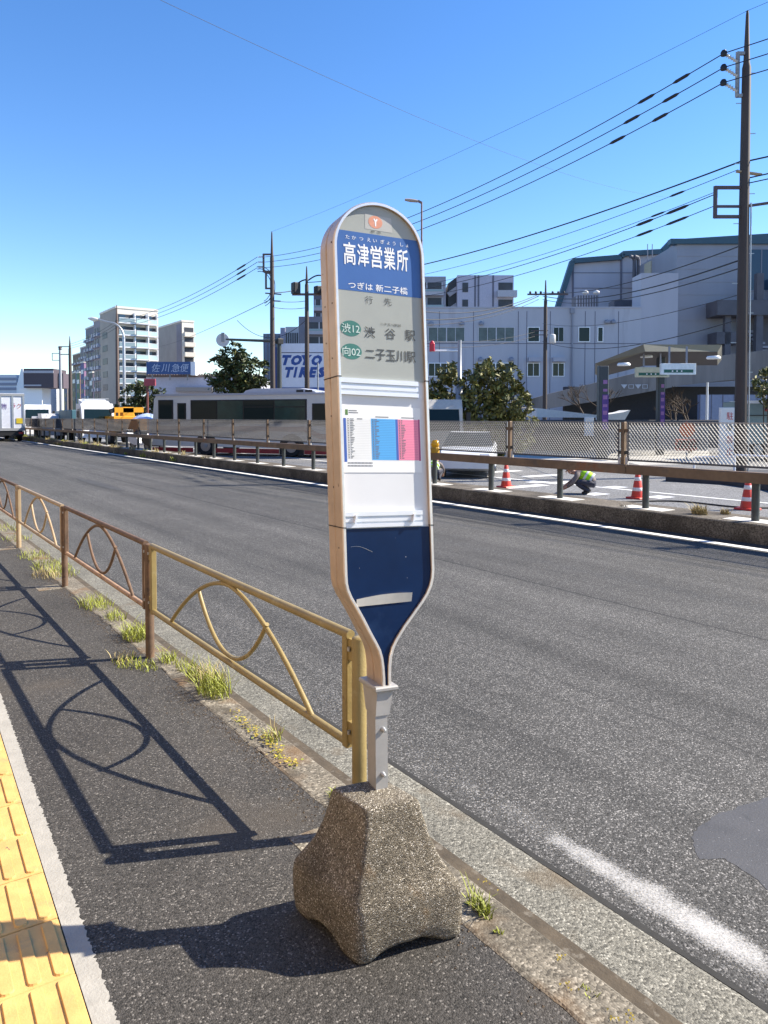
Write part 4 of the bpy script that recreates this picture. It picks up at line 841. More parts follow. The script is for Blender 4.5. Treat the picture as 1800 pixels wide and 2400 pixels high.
t = T('standing_sign', 'tall white standing sign with red writing beside the tall dark pole', 'sign', wB(1703, 1088, 22.5)); q = MB(BF); a0, zt = A(1688, 955, 22.5); a1, zb = A(1720, 1088, 22.5)
q.bevbox((a0, 22.5, zb), (a1, 22.6, zt), .015, SIGNW)
for i, ch in enumerate('駐車禁止'): zc = zt - .22 - i * .36; q.text(ch, (0, 22.49, 0), (1, 0, 0), (0, 0, 1), a0 + .2, a1 - .05, zc - .15, zc + .08, REDT if i != 1 else LETTERK)
q.build('board', t)
def works(q, a0, a1, zb, zt, bb):
    for i in range(5): c_ = a0 + (a1 - a0) * i / 5; q.prism([(c_, zb + .08), (c_ + .12, zb + .08), (c_ + .24, zt - .05), (c_ + .12, zt - .05)], (0, bb - .012, 0), (1, 0, 0), (0, 0, 1), (0, .01, 0), BLACK)
ybox('barrier_board', 'low red and black works barrier board on the ground behind the mesh', 'barrier', 1584, 1634, 1029, 1056, 30, .1, M('orange red board', (.42, .09, .06), .5, var=.1), works)
t = T('works_sign', 'orange red rounded warning board standing behind the mesh above the works barrier', 'sign', wB(1611, 1030, 31)); q = MB(BF); a, z = A(1611, 1007, 31); q.tube([(a, 31, z), (a, 31.05, z)], .32, M('orange warning board', (.55, .1, .03), .5, var=.15), 20); q.box((a - .03, 31.02, -.1), (a + .03, 31.06, z), GREY); q.build('board', t)
t = T('flag_pole', 'slim white pole standing alone between the bare tree and the hoarding', 'pole', wB(1656, 990, 40)); q = MB(BF); a, z = A(1658, 896, 40); a2, z2_ = A(1656, 1000, 40); q.tube([(a2, 40, -.1), (a, 40, z)], [.09, .06], CLEANW, 8); q.build('shaft', t)
SHEET = M('white tarpaulin', (.68, .69, .7), .6, var=.06)
t = T('awning', 'white sloping awning sheet left of the canopy column, peak at the top left', 'awning', wB(1350, 985, 40)); q = MB(BF)
A1, A2, A3, A4 = A(1262, 956, 38), A(1400, 975, 40), A(1400, 979, 40), A(1262, 978, 38); q.prism([A1, A2, A3, (A4[0], A4[1])], (0, 38.5, 0), (1, 0, 0), (0, 0, 1), (0, 4, 0), SHEET); q.build('sheet', t)
t = T('awning', 'white wrinkled awning sheet right of the canopy column, peak at the right', 'awning', wB(1440, 985, 42)); q = MB(BF); q.prism([A(1420, 972, 42), A(1462, 966, 42), A(1478, 961, 42), A(1464, 985, 42), A(1420, 985, 42)], (0, 42, 0), (1, 0, 0), (0, 0, 1), (0, 2, 0), SHEET); q.build('sheet', t)
ybox('notice_board', 'small white board on the low wall left of the canopy column', 'board', 1370, 1392, 977, 1022, 35.8, .1, SIGNW)
t = T('pipe_barrier', 'white pipe barrier on the far kerb at the right edge', 'barrier', onz(1725, 1118, -.1)); q = MB(); pts = []
r0_ = wB(1627, 1072, 21.5); r1_ = wB(1722, 1068, 20.5); r2_ = wB(1860, 1072, 19.8)
q.tube([r0_, r1_ - Zv * .03, r1_ + Zv * .02, r2_], .03, CLEANW, 8)
for r_ in (r0_, r1_, r2_): q.tube([(r_[0], r_[1], -.1), tuple(r_)], .032, CLEANW, 8)
q.build('rail', t)
# raised far pavement island on the right
b = MB(); isl = [onz(*q_, -.1)[:2] for q_ in ((1560, 1128), (1590, 1119), (1660, 1112), (1860, 1112), (1860, 1168), (1800, 1150), (1700, 1136), (1600, 1130))]
b.prism([tuple(p) for p in isl], (0, 0, -.12), (1, 0, 0), (0, 1, 0), (0, 0, .17), M('dark island asphalt', (.05, .05, .055), .85, var=.2)); struct('far_pavement', b)

# ------------------------------------------------------------------ billboard, apartments and distant blocks
BLUEL = M('deep blue lettering', (.02, .075, .3), .4, var=.06); BOARDW = M('pale billboard face', (.72, .74, .82), .5, var=.04)
t = T('billboard', 'large pale billboard with bold slanted blue capital letters behind the bus', 'billboard', wB(725, 925, 58)); bb = 58.
a0, zt = A(657, 805, bb); a1, zb = A(815, 908, bb); _, zl = A(657, 926, bb); am, _ = A(643, 805, bb)
q = MB(BF); q.box((a0, bb, zb), (a1, bb + .7, zt), BOARDW); q.box((a0, bb - .01, zt - .75), (a1, bb, zt - .68), SEAM); q.build('face', t)
q = MB(BF); q.box((am, bb - .05, -.1), (a0 - .005, bb + .65, zt - .3), M('blue billboard side', (.03, .055, .18), .5, var=.1)); q.build('side', t)
q = MB(BF); q.box((a0, bb - .05, zl - 4), (a1, bb + .6, zb - .01), BLUEL); q.build('base_band', t)
def cap(body, x0, x1, y0, y1, sh, parent, name='letter', m=BLUEL, bold=.07):
    q = MB(BF); u0, z1_ = A(x0, y0, bb); u1, z0_ = A(x1, y1, bb); q.text(body, (0, bb - .012, 0), (1, 0, 0), (0, 0, 1), u0, u1, z0_, z1_, m, shear=sh, bold=bold); return q.build(name, parent)
for ch, x0, x1 in (('T', 661, 684), ('O', 682, 708), ('Y', 706, 732), ('O', 730, 755)): cap(ch, x0, x1, 832, 856 + (.6 if ch == 'O' else 0), .28, t)
for ch, x0, x1 in (('T', 668, 689), ('I', 687, 698), ('R', 699, 722), ('E', 722, 744), ('S', 742, 766)): cap(ch, x0, x1, 860, 885, .28, t)
q = MB(BF); 
for px in (745, 806): a, z = A(px, 850, bb - 1); q.tube([(a, bb - 1, -.1), (a, bb - 1, z)], .06, GREY, 6)
q.build('support', t)
def tower(name, label, x0, x1, ytop, b, depth, m, floors=None, group='distant blocks', extra=None):
    t = T(name, label, 'building', wB((x0 + x1) / 2, 950, b) * np.array([1, 1, 0]) - Zv * .1, group); q = MB(BF); a0, zt = A(x0, ytop, b); a1, _ = A(x1, ytop, b); q.box((a0, b, -.1), (a1, b + depth, zt), m); q.build('wall', t)
    if extra: extra(t, a0, a1, zt, b)
    return t
BALW = M('balcony concrete', (.4, .4, .45), .6, var=.1); BALG = M('balcony glass', (.25, .33, .36), .2, var=.05); DARKREC = M('dark recess', (.04, .045, .055), .5, var=.3, scale=.5)
def bands(fl, x0f=0., x1f=1.):
    def f(t, a0, a1, zt, b):
        u0, u1 = a0 + (a1 - a0) * x0f, a0 + (a1 - a0) * x1f; z = zt - 1.2
        while z > 1:
            q = MB(BF); q.box((u0, b - .05, z - 1.5), (u1, b - .01, z), DARKREC); n = max(2, int((u1 - u0) / 2.2))
            for i in range(n + 1): c_ = u0 + (u1 - u0) * i / n; q.box((c_ - .12, b - .07, z - 1.5), (c_ + .12, b, z), BALW)
            q.build('window', t); q = MB(BF); q.box((u0 - .2, b - 1.2, z - 2.7), (u1 + .2, b, z - 1.55), BALW); q.box((u0 - .2, b - 1.25, z - 2.0), (u1 + .2, b - 1.2, z - 1.6), BALG); q.build('balcony', t); z -= fl
    return f
tower('office_block', 'flat blue glass office block left of the billboard', 617, 700, 782, 210, 20, M('blue curtain wall', (.09, .14, .24), .25, var=.15, scale=.1), extra=lambda t, a0, a1, zt, b: [MB(BF).box((a0 + i * (a1 - a0) / 9, b - .1, 2), (a0 + i * (a1 - a0) / 9 + .3, b, zt), SEAM).build('mullion', t) for i in range(10)] and None)
tower('office_block', 'pale lilac office slab peeking over the blue glass block', 657, 668, 768, 190, 15, M('lilac slab', (.3, .3, .4), .6))
def grid(t, a0, a1, zt, b):
    for i in range(7):
        q = MB(BF)
        for k in range(5): c_ = a0 + (a1 - a0) * (i + .2) / 7; z = zt - 1.5 - k * 3.6; q.box((c_, b - .05, z - 2.6), (c_ + (a1 - a0) / 11, b, z), DARKREC)
        q.build('window', t)
tower('office_block', 'small white block with a lattice of dark windows above the billboard', 669, 704, 766, 185, 15, M('white lattice block', (.5, .51, .56), .6), extra=grid)
tower('apartment_tower', 'grey stepped apartment tower rising behind the switchgear pole', 700, 775, 742, 160, 25, M('grey tower wall', (.17, .17, .21), .7, var=.1), extra=bands(3.2, .3, .98))
tower('apartment_tower', 'dark narrow tower top beside the left edge of the bus stop sign', 735, 770, 690, 175, 20, M('dark tower wall', (.1, .1, .13), .7, var=.1), extra=bands(3.2, .1, .9))
tower('apartment_block', 'grey apartment block with long balconies at the right edge of the bus stop sign', 960, 1045, 648, 150, 16, M('grey block wall', (.26, .26, .31), .65), extra=bands(3.1, .05, .9))
def mansion(t, a0, a1, zt, b):
    w_ = a1 - a0; q = MB(BF)
    for f in (.30, .36, .62): q.box((a0 + w_ * f, b - .05, 10), (a0 + w_ * f + .35, b, zt), SEAM)
    q.build('wall_seam', t); z = zt - 1.5
    while z > 10:
        q = MB(BF); q.box((a0 + w_ * .09, b - .1, z - 1.9), (a0 + w_ * .19, b, z), DARKREC); q.build('window', t)
        q = MB(BF); q.box((a1 - w_ * .27, b - .1, z - 1.6), (a1 - w_ * .02, b, z), DARKREC); q.build('window', t); q = MB(BF); q.box((a1 - w_ * .3, b - 1.3, z - 3.0), (a1 + .5, b, z - 1.7), BALW); q.build('balcony', t); z -= 3.4
t = tower('apartment_block', 'lilac apartment block with bands of balconies behind the factory roof', 1072, 1204, 645, 150, 20, M('lilac mansion wall', (.42, .41, .5), .65), extra=mansion)
q = MB(BF); s0, zt = A(1041, 660, 162); s1, _ = A(1072, 645, 152); q.prism([(s0, 0), (s1, 0), (s1, A(1072, 648, 152)[1]), (s0, A(1041, 664, 152)[1])], (0, 152, 0), (1, 0, 0), (0, 0, 1), (0, 10, 0), DARKREC)
for k in range(7): z = A(1041, 664, 152)[1] - 2.4 - k * 3.3; q.bar((s0, 151.8, z), (s1, 151.8, z + 1.3), .4, 1.0, BALW)
q.build('open_corridor', t)

# road-aligned blocks on the left: (corner x, left x, right x, roof y, distance along the road)
LITW = M('cream wall lit tone', (.74, .68, .58), .7, var=.08, scale=.3); TANW = M('beige awning and shaded wall', (.36, .31, .27), .75, var=.1, scale=.2); GREENG = M('pale green balcony glass', (.52, .68, .64), .15, var=.05); DULLW = M('dull mauve wall', (.24, .215, .24), .75, var=.15, scale=.2)  # cream for lit fronts, beige for shaded sides: light put into the colour
def rblock(name, label, xc, xl, xr, yt, Y, m_side, m_front, group='apartment blocks along the road'):
    c_ = onY(xc, 950, Y); X = float(c_[0]); zt = float(onY(xc, yt, Y)[2]); xr_ = float(onY(xr, 950, Y)[0]); yl = float(onX(xl, 950, X)[1]); t = T(name, label, 'building', (X, Y, -.1), group)
    q = MB(); q.box((X, Y, -.1), (xr_, yl, zt), m_side); q.box((X + .02, Y - .02, -.1), (xr_, Y + .02, zt), m_front); q.box((X - .15, Y - .15, zt), (xr_ + .1, yl, zt + .5), LITW); q.build('wall', t); return t, X, Y, xr_, yl, zt
t, X, Y, xr_, yl, zt = rblock('apartment_block', 'tall apartment block with white balconies and pale green glass', 275, 237, 372, 722, 186, TANW, LITW)
for k in range(8):
    z = zt - 2.0 - k * 2.95
    for (f0, f1, pr) in ((.03, .42, 1.4), (.42, .72, 2.0), (.74, .97, 1.2)):
        u0, u1 = X + (xr_ - X) * f0, X + (xr_ - X) * f1; q = MB(); q.box((u0, Y - .08, z - 1.5), (u1, Y - .03, z + .6), DARKREC); q.box((u0 + .4, Y - .12, z - 1.4), (u0 + (u1 - u0) * .45, Y - .08, z + .5), BLUEGLASS); q.build('window', t)
        q = MB(); q.box((u0, Y - pr, z - 1.75), (u1, Y - .02, z - 1.5), CLEANW); q.box((u0, Y - pr, z - 1.5), (u1, Y - pr + .1, z - .5), GREENG if f0 > .4 else BALG); q.box((u0, Y - pr - .03, z - .5), (u1, Y - pr + .12, z - .38), CLEANW); q.box((u1 - .25, Y - pr - .02, z - 1.75), (u1, Y - .02, z + 1.0), CLEANW); q.build('balcony', t)
q = MB()
for k in range(5): z = zt - 5 - k * 3.3; q.box((X - .06, Y + (yl - Y) * .55, z - 1.6), (X - .01, Y + (yl - Y) * .85, z), DARKREC)
q.build('side_windows', t)
t, X, Y, xr_, yl, zt = rblock('apartment_block', 'plain beige apartment block with a blank side wall and few balconies', 428, 370, 456, 754, 214, TANW, LITW)
q = MB(); q.box((X - .05, Y + .5, 0), (X - .01, Y + (yl - Y) * .2, zt - .5), DULLW); q.build('wall_recess', t)
for k in range(6):
    z = zt - 2.2 - k * 2.95; u0, u1 = X + (xr_ - X) * .2, X + (xr_ - X) * .95; q = MB(); q.box((u0, Y - .1, z - 1.4), (u1, Y - .03, z + .6), DARKREC); q.build('window', t); q = MB(); q.box((u0 - .2, Y - 1.2, z - 2.2), (u1 + .3, Y - .02, z - .9), LITW); q.build('balcony', t)
labs = ('mauve block with dark window slits directly left of the balcony apartment block', 'mauve grey block, second to the left of the balcony apartment block', 'lower dull block, third to the left of the balcony apartment block', 'low brownish block farthest left in the row of apartment blocks')
for i, (xc, xl, xr, yt, Y, m_) in enumerate(((240, 222, 262, 748, 215, DULLW), (224, 203, 246, 765, 250, M('mauve grey wall', (.2, .19, .23), .75, var=.15)), (207, 190, 230, 812, 300, DULLW), (192, 172, 215, 828, 340, M('brown wall', (.2, .13, .09), .75)))):
    t, X, Y, xr_, yl, zt = rblock('apartment_block', labs[i], xc, xl, xr, yt, Y, m_, m_)
    k = 0; z = zt - 2
    while z > 3:
        q = MB(); n = 3
        for j in range(n): y0 = Y + (yl - Y) * (j + .2) / n; q.box((X - .08, y0, z - 1.7), (X - .01, y0 + (yl - Y) / n * .55, z), DARKREC); q.box((X - 1.0, y0, z - 2.6), (X - .02, y0 + (yl - Y) / n * .55, z - 1.7), BALW)
        q.build('window', t); z -= 3.1 if i < 2 else 3.4
rng = random.Random(5)
for i in range(9):                           # low mixed shop fronts along the far side of the road
    xa = 150 + i * 10; Y = 330 - i * 14; t, X, Yc, xr_, yl, zt = rblock('shop_building', ('narrow', 'plain', 'grey', 'dark', 'pale', 'brown', 'mauve', 'low', 'small')[i] + ' shop building far along the opposite kerb, ' + ('first', 'second', 'third', 'fourth', 'fifth', 'sixth', 'seventh', 'eighth', 'ninth')[i] + ' from the left', xa + 8, xa, xa + 16, 868 + rng.randint(-18, 30), Y, M('shop wall %d' % i, [c * rng.uniform(.5, 1.3) for c in (.2, .18, .2)], .75, var=.25, scale=.3), M('shop front %d' % i, [c * rng.uniform(.6, 1.5) for c in (.26, .24, .22)], .7), 'shop buildings far along the road')
    for k in range(3): q = MB(); z = zt - 2.4 - k * 3.4; q.box((X - .1, Yc + (yl - Yc) * .15, z - 1.5), (X - .02, Yc + (yl - Yc) * .8, z), DARKREC if k else SIGNW); q.build('window', t)
# low shop with zigzag roof edge and the blue roof sign
t = T('shop_building', 'low white shop with a scalloped roof edge behind the bus', 'building', wB(430, 950, 75) * np.array([1, 1, 0]) - Zv * .1)
q = MB(BF); a0, zt = A(343, 884, 75); a1, _ = A(610, 884, 75); q.box((a0, 75, -.1), (a1, 84, zt), M('white shop wall', (.5, .5, .58), .6, var=.08)); q.build('wall', t)
q = MB(BF)
for i in range(44): c_ = a0 + (a1 - a0) * i / 44; q.prism([(c_, zt), (c_ + .26, zt), (c_ + .2, zt + .32), (c_ + .06, zt + .32)], (0, 74.9, 0), (1, 0, 0), (0, 0, 1), (0, .3, 0), M('brown roof tile edge', (.2, .15, .13), .7))
q.build('roof_edge', t)
q = MB(BF); u0, z1_ = A(415, 908, 74.9); u1, z0_ = A(500, 918, 74.9); q.box((u0, 74.4, z0_), (u1, 75, z1_), TANW); q.build('awning', t)
t = T('roof_sign', 'long blue roof sign with white slanted characters', 'sign', wB(394, 880, 74)); q = MB(BF); u0, z1_ = A(343, 848, 74); u1, z0_ = A(447, 877, 74)
q.box((u0, 74, z0_), (u1, 74.4, z1_), M('blue sign face', (.035, .09, .24), .45, var=.15)); q.box((u1, 74, z0_ - .1), (u1 + .45, 76, z1_), CLEANW); [q.text(ch, (0, 73.97, 0), (1, 0, 0), (0, 0, 1), u0 + .55 + k * .95, u0 + 1.4 + k * .95, z0_ + .22, z1_ - .2, M('pale sign letters', (.45, .52, .65), .5), shear=.2) for k, ch in enumerate('佐川急便')]; q.build('sign_face', t)
for f in (.1, .5, .9): q = MB(BF); c_ = u0 + (u1 - u0) * f; q.box((c_, 74.2, z0_ - .6), (c_ + .12, 74.3, z0_), GREY); q.build('support', t)
t = T('red_sign_pole', 'thin red brown pole with a red panel beside the rear of the bus', 'sign', wB(345, 975, 62)); q = MB(BF); a, z = A(345, 892, 62); q.tube([(a, 62, -.1), (a, 62, z)], .1, M('red brown pole', (.17, .05, .04), .6), 8); q.build('pole', t); q = MB(BF); u0, z1_ = A(349, 888, 62); u1, z0_ = A(365, 904, 62); q.bevbox((u0 - .4, 61.9, z0_), (u1, 62.1, z1_), .03, M('faded red panel', (.36, .06, .08), .5)); q.build('panel', t)
# elevated deck and white structure at far left
t = T('elevated_deck', 'dark elevated footbridge end with pale stripes on white piers at far left', 'footbridge', wB(92, 950, 150) * np.array([1, 1, 0]) - Zv * .1)
q = MB(BF); u0, z1_ = A(55, 864, 150); u1, z0_ = A(126, 909, 150); DK = M('dark bridge cladding', (.075, .06, .075), .7, var=.1); q.box((u0, 150, z0_), (u1, 156, z1_), DK); q.box((u0, 149.9, z1_ - .9), (u1, 150, z1_ - .4), BALW); q.box((u0, 149.9, z0_ + .35), (u1 - 2.5, 150, z0_ + .65), BALW); q.build('deck', t)
q = MB(BF); v0, _ = A(45, 900, 151); v1, _ = A(98, 900, 151); q.box((v0, 151, -.1), (v1, 155, z0_), CLEANW); q.build('pier', t)
q = MB(BF); v0, _ = A(126, 880, 152); v1, zz = A(148, 875, 152); q.box((v0 + .05, 152, z0_), (v1, 156, zz), M('brown bridge extension', (.1, .08, .1), .7)); q.build('extension', t)
t = T('white_building', 'broad white building with grey window bands at the far left edge', 'building', wB(10, 950, 190) * np.array([1, 1, 0]) - Zv * .1)
q = MB(BF); u0, z1_ = A(-120, 878, 190); u1, _ = A(38, 878, 190); q.box((u0, 190, -.1), (u1, 215, z1_), M('white rendered wall', (.6, .62, .68), .6)); u2, z2_ = A(54, 864, 190); q.prism([(u1, 0), (u2, 0), (u2, z2_), (u2 - .5, z2_), (u1, z1_ - 3)], (0, 190, 0), (1, 0, 0), (0, 0, 1), (0, 12, 0), CLEANW); q.build('wall', t)
for py in (885, 897, 908): q = MB(BF); _, z1_ = A(0, py, 190); q.box((u0, 189.9, z1_ - .7), (u1, 190, z1_), M('grey window band', (.22, .24, .32), .4)); q.build('window', t)

# ------------------------------------------------------------------ trees and bushes
def leafmat(n, c, isl=.55): return M(n, c, .6, var=.25, scale=1.2, island=isl)
LEAFD = leafmat('dark evergreen leaves', (.035, .05, .014)); LEAFO = leafmat('olive leaves', (.1, .1, .026)); LEAFY = leafmat('yellow green leaves', (.15, .145, .035)); LEAFM = leafmat('mid green leaves', (.05, .075, .02)); BARK = M('bark', (.07, .05, .035), .9, var=.3, scale=6, streak=True)
def tree(name, label, base, h, blobs, n, size, mats, trunk_r=.2, cat='tree', group=None, seed=1, trunkless=False, up=0.):
    """blobs: (x, y, z, rx, ry, rz) leaf clouds in metres around the base, in the view frame."""
    rng = random.Random(seed); t = T(name, label, cat, base, group); B = np.array(base, float); fr = (B, er, ef, Zv)
    q = MB(fr)
    if not trunkless:
        top = max(b[2] for b in blobs); q.tube([(0, 0, 0), (.05, 0, top * .35), (-.05, .05, top * .7), (0, 0, top * .95)], [trunk_r, trunk_r * .8, trunk_r * .5, trunk_r * .15], BARK, 9)
    for bx, by, bz, rx, ry, rz in blobs:
        s_ = (0, 0, max(.05, bz * .35)) if not trunkless else (bx * .4, by * .4, 0); q.tube([s_, ((bx + s_[0]) * .55, (by + s_[1]) * .55, (s_[2] + bz) * .55), (bx, by, bz + rz * .4)], [trunk_r * .45, trunk_r * .3, .015], BARK, 6)
    q.build('trunk', t)
    tot = sum(b[3] * b[4] * b[5] for b in blobs); v = []; fs = []; mi = []; me = bpy.data.meshes.new('crown')
    for bx, by, bz, rx, ry, rz in blobs:
        m_ = int(n * (rx * ry * rz) / tot); subs = [(rng.gauss(0, .5), rng.gauss(0, .5), rng.gauss(0, .5)) for _ in range(max(6, m_ // 38))]
        for _ in range(m_):
            c = rng.choice(subs); p = [c[k] + rng.gauss(0, .17) for k in range(3)]; L_ = sqrt(sum(x * x for x in p))
            if L_ > 1.0: p = [x / L_ * rng.uniform(.8, 1.05) for x in p]
            P_ = np.array((bx + p[0] * rx, by + p[1] * ry, max(.02, bz + p[2] * rz))); s_ = size * rng.uniform(.55, 1.3)
            a = np.array([rng.gauss(0, 1), rng.gauss(0, 1), rng.gauss(0, .7) + up]); a /= np.linalg.norm(a); bvec = np.cross(a, [rng.gauss(0, 1), rng.gauss(0, 1), rng.gauss(0, 1)]); bvec /= np.linalg.norm(bvec) + 1e-9
            k = len(v); O_ = B + er * P_[0] + ef * P_[1] + Zv * P_[2] - B
            for d in (a * s_, bvec * s_ * .42, -a * s_, -bvec * s_ * .42): v.append(tuple(O_ + er * d[0] + ef * d[1] + Zv * d[2]))
            fs.append((k, k + 1, k + 2, k + 3)); mi.append(rng.choices(range(len(mats)), [3, 2, 1][:len(mats)])[0])
    me.from_pydata(v, [], fs)
    for m_ in mats: me.materials.append(m_)
    me.polygons.foreach_set('material_index', mi); o = bpy.data.objects.new('crown', me); col.objects.link(o); o.parent = t; return t
def spot(px, b): p = wB(px, 978, b); return (float(p[0]), float(p[1]), -.1)
def pb(px, py, b, c): a, z = A(px, py, b); a2, _ = A(c, py, b); return a - a2, z + .1
# large evergreen left of the billboard
bT = 60.; bl_ = []
for px, py, r_ in ((560, 845, 1.5), (525, 862, 1.35), (590, 862, 1.35), (545, 825, 1.0), (505, 885, 1.1), (610, 885, 1.1), (560, 885, 1.6), (520, 905, 1.3), (595, 908, 1.3), (555, 920, 1.5)): x, z = pb(px, py, bT, 556); bl_.append((x, 0, z, r_, 1.3, r_ * .8))
tree('evergreen_tree', 'broad dark evergreen tree standing between the roof sign and the billboard', spot(556, bT), 7, bl_, 5200, .2, (LEAFD, LEAFM, LEAFO), .28, seed=3)
bl_ = []
for px, py, r_ in ((320, 905, .9), (335, 920, 1.0), (305, 930, 1.0), (325, 945, 1.2), (350, 940, 1.0), (370, 925, .8), (300, 955, 1.0), (365, 950, .9)): x, z = pb(px, py, 64, 330); bl_.append((x, 0, z, r_, 1., r_))
tree('leafy_tree', 'dark green tree at the rear of the bus below the roof sign', spot(330, 64), 4, bl_, 2600, .17, (LEAFD, LEAFM, LEAFO), .16, seed=4)
# olive bush on the far kerb
def bush(name, label, b, c, pts, n, size, seed, mats=(LEAFY, LEAFO, LEAFM)):
    bl = []
    for px, py, rx in pts: x, z = pb(px, py, b, c); bl.append((x, random.uniform(-.3, .5), z, rx, .8, rx * 1.1))
    return tree(name, label, spot(c, b), 3, bl, n, size, mats, .07, 'bush', 'evergreen bushes on the far kerb', seed, trunkless=True, up=.6)
bush('evergreen_bush', 'tall olive evergreen bush at the right edge of the bus stop sign', 30, 1040, ((1010, 900, .55), (1035, 882, .5), (1060, 880, .5), (1025, 930, .6), (1060, 920, .65), (1000, 950, .6), (1050, 960, .75), (1015, 990, .75), (1075, 990, .75), (1040, 1030, .8), (1000, 1040, .7), (1075, 1045, .7)), 4200, .12, 11)
bush('evergreen_bush', 'broad olive evergreen bush right of the grey signal pole', 29, 1155, ((1090, 890, .45), (1115, 880, .45), (1140, 870, .5), (1165, 880, .55), (1190, 885, .5), (1120, 915, .65), (1165, 915, .75), (1212, 905, .5), (1095, 945, .65), (1150, 955, .9), (1200, 945, .7), (1230, 930, .4), (1110, 985, .8), (1175, 990, .9), (1225, 975, .6), (1240, 955, .3), (1100, 1030, .8), (1160, 1035, .9), (1215, 1025, .75), (1240, 1000, .4)), 8500, .115, 12)
bush('garden_tree', 'yellow green leafy tree cut off by the right frame edge', 30, 1800, ((1795, 900, .35), (1812, 890, .5), (1825, 915, .55), (1795, 930, .3), (1830, 950, .5)), 1300, .1, 13, (LEAFY, LEAFM, LEAFO))
def bare(label, px, ptop, b, seed, pbase=985):
    rng = random.Random(seed); t = T('bare_tree', label, 'tree', spot(px, b), 'bare winter trees'); q = MB(); o = np.array(spot(px, b)); hgt = A(px, ptop, b)[1]
    def grow(p, d, l, r, dep):
        e = p + d * l; q.tube([p, (p + e) / 2 + np.array([rng.gauss(0, .03) for _ in range(3)]) * l, e], [r, r * .85, r * .65], BARK, 5, caps=False)
        if dep:
            for _ in range(3 if dep > 1 else 4): nd = d + np.array([rng.gauss(0, .5), rng.gauss(0, .5), rng.gauss(.1, .3)]); nd /= np.linalg.norm(nd); grow(e, nd, l * rng.uniform(.6, .8), max(.012, r * .6), dep - 1)
    grow(o, Zv, hgt * .38, .1, 4); q.build('branches', t)
bare('bare branched tree behind the mesh under the right hanging sign', 1618, 905, 38, 2); bare('bare thin tree left of the left canopy column', 1375, 890, 48, 6); bare('low bare tree between the canopy columns', 1585, 925, 44, 9)
# dry tufts on the median
for lab, px, py, n_, r_, h_ in (('larger dry straw tuft growing on the median top', 1640, 1205, 240, .13, .2), ('smaller dry straw tuft on the median top', 1700, 1205, 110, .08, .13), ('brown dead weed lump beside a guardrail post pad', 1462, 1188, 60, .09, .05)):
    p = onz(px, py, .18); q = MB(); blades(q, (p[0], p[1], .18), n_, r_, h_, STRAW if 'straw' in lab else M('dead leaves', (.05, .035, .02), .9), .8, .005); tag(q.build('grass_tuft', None, (p[0], p[1], .18)), lab, 'plant')
q = MB()
for i in range(60):
    y = random.uniform(24, 75); x = random.uniform(10.35, 10.7); blades(q, (x, y, .16 if x > 10.47 else -.08), 40, .25, random.uniform(.08, .3), random.choice((STRAW, WEED, STRAW)), .6, .012)
tag(q.build('median_weeds'), kind='stuff')

# ------------------------------------------------------------------ vehicles
TYRE = M('tyre rubber', (.015, .015, .016), .8); RIMM = M('wheel rim', (.3, .3, .31), .4, .6)
def frame2(o, d):                            # vehicle frame: x forward, y to its left, z up
    d = np.array([d[0], d[1], 0.]); d /= np.linalg.norm(d); return (np.array(o, float), d, np.array([-d[1], d[0], 0.]), Zv)
def wheel(t, fr, x, y, r, wd=.24):
    q = MB(fr); s_ = 1 if y > 0 else -1
    q.tube([(x, y - s_ * wd, r), (x, y - s_ * wd * .92, r), (x, y - s_ * .03, r), (x, y, r)], [r * .9, r, r, r * .9], TYRE, 20); o = q.build('wheel', t); q = MB(fr)
    q.tube([(x, y - s_ * .02, r), (x, y + s_ * .012, r)], r * .58, RIMM, 16); q.tube([(x, y, r), (x, y + s_ * .05, r)], r * .2, GREY, 10); q.build('rim', o)
def side_poly(q, poly, y, th, m): q.prism(poly, (0, y, 0), (1, 0, 0), (0, 0, 1), (0, th, 0), m)
# city bus, its right side towards the view
BUSW = M('cream bus body', (.62, .6, .57), .35, var=.05, scale=2); BUSR = M('bus crimson skirt', (.28, .015, .03), .35, var=.08); BUSD = M('bus dull crimson band', (.3, .12, .13), .4); ACM = M('roof unit grey', (.42, .43, .48), .4, var=.05)
rw = np.array([13.306, 33.869, -.104]); bus = T('city_bus', 'cream and crimson city bus turning across the far carriageway, seen from its side', 'bus', rw); fr = frame2(rw, (.5797, -.8148)); HW = 1.2
# x from -2.95 (rear) to 7.4 (front); right side at y = 0, left side at y = 2.4
q = MB(fr); prof = [(-2.98, .45), (-2.95, 1.5), (-2.84, 2.72), (-2.7, 2.9), (7.2, 2.9), (7.42, 2.75), (7.55, 1.4), (7.5, .35)]
q.prism([(x, z) for x, z in prof], (0, 0.02, 0), (1, 0, 0), (0, 0, 1), (0, 2.4, 0), BUSW); q.build('body', bus)
q = MB(fr); q.prism([(-2.78, 2.86), (7.25, 2.86), (7.2, 2.95), (-2.72, 2.95)], (0, -.02, 0), (1, 0, 0), (0, 0, 1), (0, 2.46, 0), ACM); q.build('roof_edge', bus)
q = MB(fr); q.prism([(1.95, 2.94), (2.1, 3.08), (2.5, 3.17), (4.9, 3.17), (5.65, 3.02), (5.75, 2.94)], (0, .3, 0), (1, 0, 0), (0, 0, 1), (0, 1.8, 0), ACM)
for k in range(2): q.box((4.75 + .45 * k, .28, 2.98), (5.1 + .45 * k, .3, 3.08), BLACK)
q.build('air_conditioner', bus)
